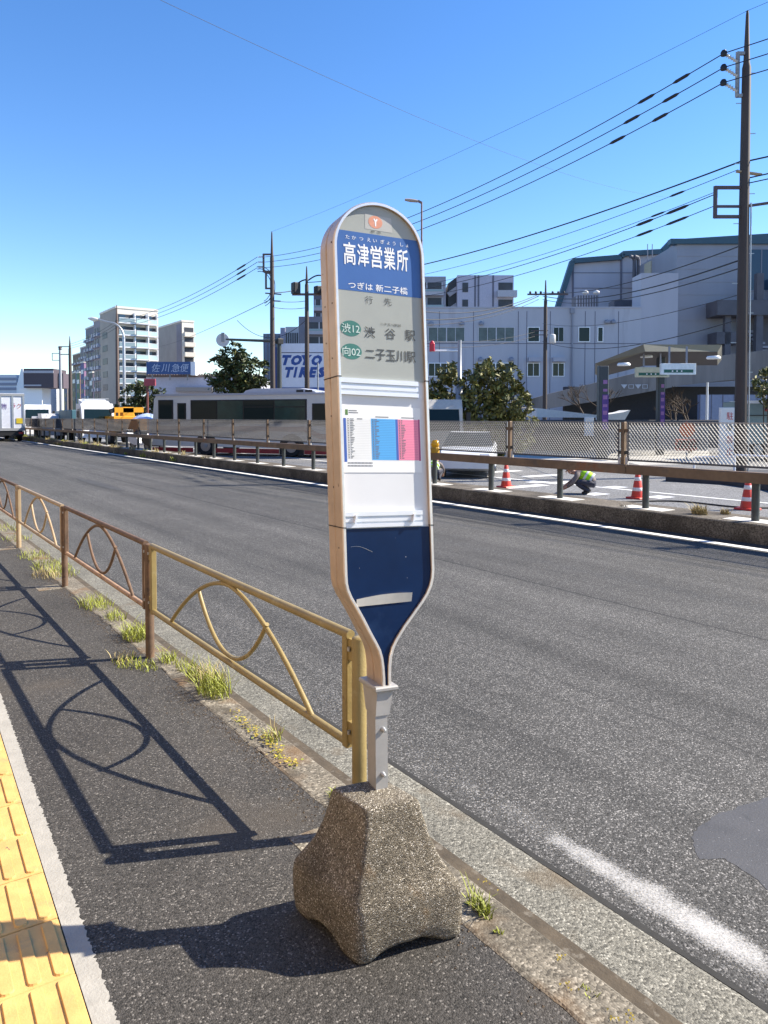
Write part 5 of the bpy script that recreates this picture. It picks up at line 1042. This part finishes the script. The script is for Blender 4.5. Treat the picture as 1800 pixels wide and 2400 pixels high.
def bwin(x0, x1, z0, z1, div=(), bar=None):
    q = MB(fr); q.bevbox((x0 - .05, -.005, z0 - .05), (x1 + .05, .03, z1 + .05), .02, BLACK); o = q.build('window', bus); q = MB(fr); e = [x0] + list(div) + [x1]
    for k, (a, c) in enumerate(zip(e[:-1], e[1:])): q.box((a + .03, -.012, z0), (c - .03, -.006, z1), GLASS if k % 2 == 0 else M('green tinted glass', (.02, .05, .042), .1, var=.3, scale=1.5, spec=.4))
    q.build('pane', o)
    if bar: 
        q = MB(fr)
        for a, c in bar: q.box((a, -.02, (z0 * .32 + z1 * .68)), (c, -.013, (z0 * .32 + z1 * .68) + .04), BLACK)
        q.build('sliding_rail', o)
bwin(-2.55, -1.78, 1.68, 2.62); bwin(-1.45, -1.05, 1.74, 2.46); bwin(-.7, 5.36, 1.6, 2.6, (.72, 2.15, 3.76), ((2.2, 3.7), (3.8, 5.3))); bwin(5.72, 6.9, 1.5, 2.4)
q = MB(fr)
for x0, x1 in ((-2.95, -.62), (.62, 4.0), (5.28, 7.5)): q.box((x0, -.01, .14), (x1, .02, .36), BUSR)
q.box((-2.96, -.006, 1.18), (5.3, .02, 1.4), BUSD); q.bar((5.3, 0, 1.29), (6.1, 0, .95), .02, .22, BUSD); q.bar((6.1, 0, .95), (7.5, 0, .95), .02, .22, BUSD); q.build('side_stripe', bus)
for x in (.1, 4.64):
    q = MB(fr); q.prism([(x + .62 * cos(pi * i / 14), .5 + .55 * sin(pi * i / 14)) for i in range(15)] + [(x - .62, .12), (x + .62, .12)], (0, -.008, 0), (1, 0, 0), (0, 0, 1), (0, .03, 0), BLACK); q.build('wheel_arch', bus)
    wheel(bus, fr, x, -.03, .47); wheel(bus, fr, x, 2.43, .47)
q = MB(fr); q.box((7.5, .15, 1.3), (7.58, 2.25, 2.55), GLASS); q.build('windscreen', bus)
for y in (.25, 2.15): q = MB(fr); q.bevbox((-3.0, y - .1, .9), (-2.92, y + .1, 1.4), .02, M('tail lamp red', (.4, .02, .02), .25)); q.build('tail_light', bus)
def lorry(name, label, o, d, cab, boxd, hbox, hcab, wd, length, colcab, colbox, roofpack=False, r=.45, extra=None, cat='truck'):
    fr = frame2(o, d); t = T(name, label, cat, o, None); hw = wd / 2
    q = MB(fr); q.prism([(length, .45), (length, 1.25), (length - .18, hcab - .35), (length - .45, hcab), (length - 1.75, hcab), (length - 1.75, .45)], (0, -hw, 0), (1, 0, 0), (0, 0, 1), (0, wd, 0), colcab); q.build('cab', t)
    q = MB(fr); q.bar((length + .01, 0, 1.32), (length - .17, 0, hcab - .38), wd * .88, .03, GLASS, up=(fr[2][0] * 0, 1, 0)) if False else q.add([(length + .012, -hw * .88, 1.3), (length + .012, hw * .88, 1.3), (length - .165, hw * .84, hcab - .38), (length - .165, -hw * .84, hcab - .38)], [(0, 1, 2, 3)], GLASS); q.build('windscreen', t)
    for s_ in (-1, 1): q = MB(fr); y = s_ * (hw + .004); q.add([(length - .3, y, 1.3), (length - 1.5, y, 1.3), (length - 1.5, y, hcab - .35), (length - .5, y, hcab - .35)], [(0, 1, 2, 3)], GLASS); q.build('side_window', t); q = MB(fr); q.bevbox((length - .02, s_ * hw * .72 - .14, .72), (length + .03, s_ * hw * .72 + .14, .95), .02, CLEANW); q.build('headlight', t); q = MB(fr); q.bevbox((length - .25, s_ * (hw + .22) - .09, hcab - .95), (length - .12, s_ * (hw + .22) + .09, hcab - .5), .02, BLACK); q.build('mirror', t)
    q = MB(fr); q.box((0, -hw * .8, .5), (length - 1.7, hw * .8, .85), BLACK); q.bevbox((-.05, -hw - .05, .85), (length - 1.85, hw + .05, hbox), .04, colbox); q.build('cargo_body', t)
    if roofpack:
        q = MB(fr); q.prism([(length - .55, hcab), (length - .75, hcab + .12), (length - 1.7, hcab + .3), (length - 1.7, hcab)], (0, -hw * .85, 0), (1, 0, 0), (0, 0, 1), (0, wd * .85, 0), colcab)
        for z in (hcab + .2, hcab + .34): q.bar((length - .8, -hw * .85, z), (length - .8, hw * .85, z), .05, .05, GALV)
        q.build('roof_rack', t)
    for x in (length - 1.0, 1.2):
        for y in (-hw, hw): wheel(t, fr, x, y, r, .28)
    if extra: extra(t, fr, hw)
    return t
# rear of a box lorry going away, far left
p = onz(57, 1028, -.1); LY_ = 62.
def truckrear(t, fr, hw):
    q = MB(fr)
    for y in (-hw * .98, -hw * .35, hw * .33, hw * .98): q.box((-.09, y - .07, .95), (-.05, y + .07, 3.45), GALV)
    q.box((-.1, -hw - .05, 3.42), (-.04, hw + .05, 3.6), GREY); q.box((-.1, -hw - .05, .8), (-.04, hw + .05, 1.0), GREY); q.box((-.085, -hw * .93, 1.35), (-.06, -hw * .55, 1.75), M('yellow plate', (.55, .42, .02), .5)); q.build('rear_door_frame', t)
    q = MB(fr); q.text('ジ', (-.07, 0, 0), (0, -1, 0), (0, 0, 1), -.98, -.68, 2.45, 2.85, LETTERK); q.text('物', (-.07, 0, 0), (0, -1, 0), (0, 0, 1), -.35, .02, 2.42, 2.86, M('violet lettering', (.08, .03, .2), .5)); q.text('ラ', (-.07, 0, 0), (0, -1, 0), (0, 0, 1), .3, .62, 2.48, 2.86, M('red violet lettering', (.35, .03, .1), .5)); q.text('ク', (-.07, 0, 0), (0, -1, 0), (0, 0, 1), .7, 1.02, 2.48, 2.86, M('rust lettering', (.35, .08, .04), .5)); q.build('lettering', t)
    q = MB(fr); q.box((-.05, -hw, .45), (.1, hw, .75), BLACK); q.build('bumper', t)
    for s_ in (-1, 1): q = MB(fr); q.bevbox((-.1, s_ * hw * .8 - .15, .55), (-.04, s_ * hw * .8 + .15, .7), .01, M('tail lamp red', (.4, .02, .02), .25)); q.build('tail_light', t)
xr = float(onY(58, 1000, LY_)[0]); lorry('box_truck', 'white box lorry seen from behind with coloured characters on its doors, far left', (xr - 1.25, LY_, -.1), (0, 1), None, None, 3.62, 2.7, 2.4, 8.5, CLEANW, M('white lorry doors', (.62, .64, .7), .4, var=.1), r=.5, extra=truckrear)
# oncoming and parked vehicles on the far carriageway behind the guardrail
def at_(px, Y, w_=0): return float(onY(px, 980, Y)[0]) + w_
Y_ = 52.; lorry('flatbed_truck', 'white cab lorry with dark windscreen and roof rack coming towards the view', (at_(231, Y_), Y_ + 5.4, -.1), (0, -1), None, None, 1.5, 2.75, 2.1, 5.4, CLEANW, BLACK, True)
Y_ = 66.; lorry('delivery_van', 'white high delivery van beside the lorry with coloured characters', (at_(88, Y_), Y_ + 5.2, -.1), (0, -1), None, None, 2.6, 2.85, 2.1, 5.2, CLEANW, CLEANW, cat='van')
Y_ = 60.; lorry('delivery_van', 'small pale van half hidden behind the brown post by the white delivery van', (at_(128, Y_), Y_ + 4, -.1), (0, -1), None, None, 1.9, 2.1, 1.7, 4, M('pale grey van', (.5, .5, .52), .4), M('pale grey van', (.5, .5, .52), .4), cat='van')
TEALC = M('teal tarpaulin', (.06, .16, .2), .6, var=.2, scale=2); Y_ = 58.; lorry('flatbed_truck', 'lorry with a teal tarpaulin load left of the white cab lorry', (at_(168, Y_) + .6, Y_ - 2, -.1), (0, 1), None, None, 2.35, 2.3, 2.0, 6, M('teal cab', (.08, .2, .26), .4), TEALC)
# yellow crane truck
ORN = M('orange yellow crane paint', (.72, .32, .01), .4, var=.1); Y_ = 50.; ox = at_(303, Y_)
def crane(t, fr, hw):
    q = MB(fr); q.bar((.2, -.9, 2.32), (.2, 1.0, 2.3), .4, .34, ORN); q.bevbox((.0, -.3, 1.85), (.6, .5, 2.5), .06, ORN); q.bar((.2, .95, 2.3), (.2, 1.25, 2.2), .3, .3, BLACK); q.build('crane_boom', t)
lorry('crane_truck', 'orange yellow crane truck between the white cab lorry and the bus', (at_(305, Y_), Y_, -.1), (0, 1), None, None, 1.9, 2.2, 2.1, 5.6, ORN, ORN, extra=crane)
# parasol top near the bus
t = T('parasol', 'small pale blue parasol top between the crane truck and the rear of the bus', 'parasol', (at_(345, 48.), 48., -.1)); q = MB(); q.lathe((t.location[0], t.location[1], 0), [(.03, -.1), (.03, 1.62)], GALV, 6); q.build('pole', t); q = MB(); q.lathe((t.location[0], t.location[1], 1.62), [(.95, 0), (.7, .17), (.35, .3), (.02, .37)], M('pale blue canvas', (.4, .48, .7), .7), 10); q.build('canopy', t)
# motor scooters parked behind the guardrail
def scooter(label, x, y, ang, c):
    fr = frame2((x, y, -.1), (cos(ang), sin(ang))); t = T('motor_scooter', label, 'scooter', (x, y, -.1), 'motor scooters parked behind the guardrail')
    for xx in (0, 1.22): q = MB(fr); q.tube([(xx + .2 * cos(2 * pi * i / 18), 0, .24 + .2 * sin(2 * pi * i / 18)) for i in range(18)], .05, TYRE, 8, closed=True); q.lathe((0, 0, 0), [(.001, 0), (.001, .001)], TYRE, 3); q.tube([(xx, -.04, .24), (xx, .04, .24)], .13, RIMM, 12); q.build('wheel', t)
    q = MB(fr); q.prism([(-.3, .55), (-.25, .75), (.5, .72), (.62, .38), (.95, .36), (1.05, .95), (1.14, .95), (1.2, .45), (1.0, .25), (.3, .25), (-.1, .38)], (0, -.16, 0), (1, 0, 0), (0, 0, 1), (0, .32, 0), c); q.build('body', t)
    q = MB(fr); q.bevbox((-.28, -.15, .74), (.48, .15, .83), .03, BLACK); q.build('seat', t); q = MB(fr); q.tube([(1.05, -.34, 1.02), (1.1, 0, .98), (1.05, .34, 1.02)], .022, BLACK, 6); q.tube([(1.2, 0, .3), (1.08, 0, 1.0)], .03, GREY, 6); q.build('handlebar', t)
    q = MB(fr); q.bevbox((-.72, -.24, .75), (-.25, .24, 1.12), .04, c); q.build('rear_box', t)
    q = MB(fr); q.tube([(1.12, 0, .86), (1.2, 0, .86)], .09, CLEANW, 12); q.build('headlight', t)
for i, (px, lab, c) in enumerate(((312, 'black parked scooter with white box, left of the other scooter by the guardrail', M('white scooter plastic', (.7, .7, .7), .35)), (345, 'dark parked scooter nearest the rear of the bus behind the guardrail', M('dark scooter plastic', (.02, .02, .024), .3)))): p = onX(px, 1040, 12.6); scooter(lab, float(p[0]), float(p[1]), -1.2, c)
# low white car and small van seen through the mesh by the bush
CARW = M('white car paint', (.66, .68, .7), .25, var=.03)
def car(label, o, d, c, h=1.42, L_=3.9, wd=1.66):
    fr = frame2(o, d); t = T('parked_car', label, 'car', o); hw = wd / 2
    secs = [(0, .35, .85, 1.), (.25, .25, .98, 1.), (.55, .22, 1.0, 1.), (L_ * .78, .2, .92, 1.), (L_ - .3, .22, .78, .97), (L_, .3, .6, .9)]; v = []
    for x, z0, z1, k in secs: v += [(x, -hw * k, z0), (x, -hw * k, z1 - .12), (x, -hw * k * .93, z1), (x, hw * k * .93, z1), (x, hw * k, z1 - .12), (x, hw * k, z0)]
    q = MB(fr); q.add(v, [(i * 6 + j, i * 6 + (j + 1) % 6, i * 6 + 6 + (j + 1) % 6, i * 6 + 6 + j) for i in range(len(secs) - 1) for j in range(6)] + [tuple(range(6)), tuple(range(len(v) - 6, len(v)))], c); q.build('body', t)
    g = [(.12, .97, .93), (.55, h - .04, .78), (1.2, h, .76), (2.0, h - .02, .76), (L_ * .76, .94, .9)]; v = []
    for x, z, k in g: v += [(x, -hw * k, z), (x, hw * k, z)]
    for x, z, k in g: v += [(x, -hw * .93, .93), (x, hw * .93, .93)]
    n = len(g); q = MB(fr); q.add(v, [(2 * i, 2 * i + 1, 2 * i + 3, 2 * i + 2) for i in (1, 2)], c); q.add(v, [(0, 1, 3, 2), (2 * n - 4, 2 * n - 3, 2 * n - 1, 2 * n - 2)], GLASS)
    for i in range(n - 1): q.add(v, [(2 * i, 2 * i + 2, 2 * n + 2 * i + 2, 2 * n + 2 * i), (2 * i + 1, 2 * i + 3, 2 * n + 2 * i + 3, 2 * n + 2 * i + 1)], GLASS)
    q.build('cabin', t)
    for x in (.72, L_ - .75):
        for y in (-hw, hw): wheel(t, fr, x, y, .29, .18)
    for s_ in (-1, 1): q = MB(fr); q.bevbox((L_ - .12, s_ * hw * .7 - .16, .58), (L_ + .01, s_ * hw * .7 + .16, .74), .03, CLEANW); q.build('headlight', t)
    return t
o = wB(1128, 1060, 23.5); car('low white car behind the mesh between the bus stop sign and the bush', (float(o[0]) + 2.2 * ef[0], float(o[1]) + 2.2 * ef[1], -.1), (-ef[0] - .25, -ef[1]), CARW, 1.36)
o = wB(1030, 1060, 28); lorry('delivery_van', 'pale van with blue windows at the right edge of the bus stop sign', (float(o[0]) + 3.4 * ef[0], float(o[1]) + 3.4 * ef[1], -.1), (-ef[0], -ef[1]), None, None, 2.35, 2.5, 1.75, 3.5, M('beige van paint', (.5, .47, .42), .4), M('beige van paint', (.5, .47, .42), .4), cat='van')
# small lorry with a red corner at the right edge
q = MB(BF); t = T('box_truck', 'teal grey box lorry with white roof edge and red corner at the right edge', 'truck', wB(1780, 1060, 31)); u0, z1_ = A(1745, 940, 31); u1 = u0 + 3.2; q.bevbox((u0, 31, .6), (u1, 33, z1_), .04, M('teal grey lorry body', (.2, .27, .27), .5, var=.06)); q.build('cargo_body', t)
q = MB(BF); q.box((u0 - .02, 30.97, z1_ - .1), (u0 + .86, 31, z1_ + .02), CLEANW); q.box((u0 + .86, 30.96, z1_ - .42), (u0 + 1.5, 31, z1_ + .02), RED); q.box((u0, 30.97, z1_ - .62), (u1, 30.99, z1_ - .58), DARK); q.build('trim', t)
for x in (u0 + .6, u0 + 2.5): fr_w = (er * x + ef * 31.05, er, ef, Zv); wheel(t, fr_w, 0, -.03, .36)

# ------------------------------------------------------------------ roadworks: cones, lamp, hose, workers
CONE = M('red orange cone plastic', (.62, .05, .025), .45, var=.08); CONEB = M('white cone band', (.75, .72, .7), .4)
def cone(x, y, label=None):
    t = T('traffic_cone', label, 'traffic cone', (x, y, -.1), 'traffic cones on the far carriageway'); z = -.1; q = MB(); q.bevbox((x - .19, y - .19, z), (x + .19, y + .19, z + .035), .02, CONE); q.build('base', t)
    R_ = lambda h: .14 - .115 * h / .7; q = MB(); e = [0, .14, .24, .36, .46, .7]
    q.lathe((x, y, z), [(R_(0), .03), (R_(.7), .7), (.012, .715)], CONE, 18); s_ = q.build('cone_body', t)
    for a, c in ((.17, .25), (.4, .48)): q = MB(); q.lathe((x, y, z), [(R_(a) + .002, a), (R_(a) + .004, a + .003), (R_(c) + .004, c - .003), (R_(c) + .002, c)], CONEB, 18); q.build('reflective_band', s_)
    return t
for px, py, lab in ((1494, 1168, 'red traffic cone right beside the second guardrail post from the right'), (1752, 1194, 'red traffic cone at the right frame edge'), (1186, 1142, 'red traffic cone farthest left, near the white car')): p = onz(px, py, -.1); cone(float(p[0]), float(p[1]), lab)
p = onX(1020, 1050, 10.76); t = T('warning_lamp', 'yellow warning lamp on the guardrail at the right edge of the bus stop sign', 'warning lamp', (float(p[0]), float(p[1]), .905)); x, y = float(p[0]), float(p[1]); q = MB(); q.lathe((x, y, .905), [(.1, 0), (.105, .1), (.085, .13)], M('ochre lamp base', (.45, .25, .01), .5, var=.2), 14); q.build('lamp_base', t); q = MB(); q.lathe((x, y, 1.035), [(.085, 0), (.1, .05), (.085, .13), (.04, .16)], M('amber lens', (.75, .38, .01), .2, var=.1), 14); q.build('lens', t)
q = MB(); pts = [];
for i in range(40): f = i / 39; px = 1330 + 480 * f; py = 1168 + 20 * f + 4 * sin(f * 9); p = onz(px, py, -.085); pts.append(tuple(p))
q.tube(pts, .018, BLACK, 6); tag(q.build('hose', None, pts[0]), 'thin black hose lying along the far carriageway behind the guardrail', 'hose')

LIME = M('lime high visibility fabric', (.36, .72, .01), .7, var=.08, scale=12); SILV = M('silver reflective tape', (.6, .62, .64), .35); TROU = M('dark navy work trousers', (.03, .032, .05), .8, var=.2); SHIRT = M('grey brown work shirt', (.16, .13, .12), .8, var=.2); SKIN = M('skin', (.45, .26, .18), .55); HELM = M('dark red helmet', (.2, .02, .03), .35); BOOT = M('dark boots', (.02, .018, .016), .7); HAIR = M('black hair', (.01, .009, .008), .6)
def skin(joints, edges, lvl=1):
    """One continuous surface grown round a chain of joints: joints are (x, y, z, radius)."""
    me = bpy.data.meshes.new('s'); me.from_pydata([j[:3] for j in joints], edges, []); o = bpy.data.objects.new('s', me); col.objects.link(o)
    o.modifiers.new('k', 'SKIN'); 
    for i, j in enumerate(joints): me.skin_vertices[0].data[i].radius = (j[3], j[3])
    me.skin_vertices[0].data[0].use_root = True; o.modifiers.new('u', 'SUBSURF').levels = lvl; bpy.context.view_layer.update()
    r = bpy.data.meshes.new_from_object(o.evaluated_get(bpy.context.evaluated_depsgraph_get())); v = [tuple(p.co) for p in r.vertices]; f = [tuple(p.vertices) for p in r.polygons]; c = [tuple(p.center) for p in r.polygons]
    bpy.data.objects.remove(o); bpy.data.meshes.remove(me); bpy.data.meshes.remove(r); return v, f, c
def worker(o, d, label):
    """Crouching: x forward, y to the left, z up; hips low, back bent forward, right arm reaching to the road."""
    fr = frame2(o, d); t = T('person', label, 'person', o)
    J = [(0, 0, .25, .14), (.11, 0, .36, .15), (.26, 0, .44, .155), (.37, 0, .48, .11), (.44, 0, .50, .056), (.51, 0, .52, .082), (.56, 0, .55, .09), (.59, 0, .59, .065)]; E_ = [(i, i + 1) for i in range(7)]
    def chain(root, js):
        k = len(J); J.extend(js); E_.append((root, k)); E_.extend((k + i, k + i + 1) for i in range(len(js) - 1)); return k + len(js) - 1
    for s_ in (-1, 1):
        chain(0, [(.02, s_ * .12, .24, .105), (.36, s_ * .2, .3, .08), (.39, s_ * .2, .26, .068), (.14, s_ * .17, .1, .052), (.09, s_ * .17, .055, .043), (.27, s_ * .18, .03, .038)])
        reach = s_ < 0; sh = (.36, s_ * .19, .46, .068); el = (.52, s_ * .25, .29, .05) if reach else (.46, s_ * .28, .26, .05); wr = (.72, s_ * .2, .14, .034) if reach else (.64, s_ * .14, .14, .034)
        w_ = chain(3, [sh, el, wr]); hd = np.array(wr[:3]) - np.array(el[:3]); hd /= np.linalg.norm(hd); pm = np.array(wr[:3]) + hd * .075; sidev = np.cross(hd, [0, 0, 1.]); sidev /= np.linalg.norm(sidev); dn = np.cross(sidev, hd)
        p_ = chain(w_, [(*pm, .03)])
        for k in range(4):
            a = pm + sidev * (.027 - .018 * k) + hd * .018; L_ = (.068, .078, .074, .058)[k]; m_ = a + hd * L_ * .55 + dn * .006; e_ = a + hd * L_ * .85 - dn * (-.03); chain(p_, [(*a, .0105), (*m_, .0095), (*e_, .008)])
        a = np.array(wr[:3]) + hd * .03 + sidev * .034; chain(w_, [(*a, .011), (*(a + hd * .035 + sidev * .016), .0095)])
    v, f, c = skin(J, E_, 1); q = MB(fr)
    mats = [SKIN, TROU, SHIRT, BOOT]
    for m_ in mats: q.slot(m_)
    def pick(p):
        x, y, z = p
        if z < .085 and abs(y) > .08 and x < .42: return BOOT
        if x > .42 and z > .47 and abs(y) < .12: return SKIN
        if x > .6 and z < .2: return SKIN
        if z < .33 and x < .47 and abs(y) < .26: return TROU
        return SHIRT
    k = len(q.v); 
    groups = {}
    for face, ce in zip(f, c): groups.setdefault(pick(ce).name, []).append(face)
    O, ex, ey, ez = fr
    for p in v: w3 = O + ex * p[0] + ey * p[1] + ez * p[2]; q.v.append(tuple(w3))
    for nme, fl in groups.items():
        i = q.slot(_mats[nme])
        for face in fl: q.f.append(list(face)); q.mi.append(i); q.sm.append(True)
    body = q.build('body', t)
    v, f, c = skin([(.05, 0, .315, .165), (.11, 0, .37, .17), (.26, 0, .45, .176), (.36, 0, .485, .14)], [(0, 1), (1, 2), (2, 3)], 2); q = MB(fr); q.add(v, f, LIME, True); vest = q.build('vest', t)
    q = MB(fr)
    for c_, r_ in (((.07, 0, .335), .172), ((.19, 0, .415), .18)): ax = np.array([.75, 0, .42]); q.tube([np.array(c_) - ax * .03, np.array(c_) + ax * .03], r_, SILV, 18, caps=False)
    q.build('reflective_band', vest)
    q = MB((O + ex * .575 + ez * .565, ex, ey, ez)); q.lathe((0, 0, 0), [(.125, 0), (.112, .02), (.108, .06), (.08, .105), (.03, .125)], HELM, 16); q.add([(.09, -.09, .005), (.17, -.05, -.005), (.17, .05, -.005), (.09, .09, .005)], [(0, 1, 2, 3)], HELM); q.build('helmet', t)
    q = MB((O + ex * .545 + ez * .51, ex, ey, ez))
    for s_ in (-1, 1): q.lathe((.088, s_ * .035, .035), [(.011, -.008), (.013, 0), (.008, .009)], BLACK, 8); q.lathe((-.005, s_ * .094, .0), [(.012, -.03), (.02, 0), (.012, .03)], SKIN, 8)
    q.tube([(.085, 0, .03), (.115, 0, -.005), (.095, 0, -.015)], [.01, .016, .01], SKIN, 8); q.bar((.093, -.025, -.042), (.093, .025, -.042), .012, .01, M('lips', (.35, .12, .1), .5)); q.build('face', t)
    return t
p = onz(1392, 1158, -.1); worker((float(p[0]), float(p[1]), -.1), tuple(-er[:2] * .9 + ef[:2] * .35), 'person crouching in a lime vest on the road, right of a guardrail post')
p = onz(1014, 1128, -.1); worker((float(p[0]), float(p[1]), -.1), tuple(er[:2] * .2 + ef[:2]), 'person crouching in a lime vest, half hidden beside the bus stop sign')

# ------------------------------------------------------------------ unseen house added across the pavement: its sunlit front lights the sign's edge
hs_ = T('added_bounce_house', 'unseen tan rendered house added behind the pavement to bounce warm light onto the sign', 'building', (-6, 6, -.1)); q = MB(); TANH = M('warm tan render', (.42, .31, .21), .8, var=.08, scale=.6); q.box((-16, -9, -.1), (-3.6, 16, 7.5), TANH); q.build('wall', hs_)
for k in range(5):
    for z in (1.0, 4.2): y = -6.5 + k * 4.6; q = MB(); q.box((-3.63, y, z), (-3.56, y + 1.7, z + 1.3), CLEANW); o = q.build('window', hs_); q = MB(); q.box((-3.57, y + .08, z + .08), (-3.55, y + 1.62, z + 1.22), GLASS); q.build('pane', o)

hb = T('added_reflection_block', 'unseen long grey brown building added farther along the pavement to darken window reflections', 'building', (-8, 60, -.1)); q = MB(); q.box((-18, 17.5, -.1), (-4.2, 130, 11), M('grey brown render', (.16, .14, .12), .8, var=.15, scale=.4)); q.build('wall', hb)  # unseen block added to give the bus windows dark reflections
for k in range(14):
    for z in (1.0, 4.4, 7.8): y = 19 + k * 7.6; q = MB(); q.box((-4.24, y, z), (-4.14, y + 4.2, z + 1.6), DARKREC); q.build('window', hb)
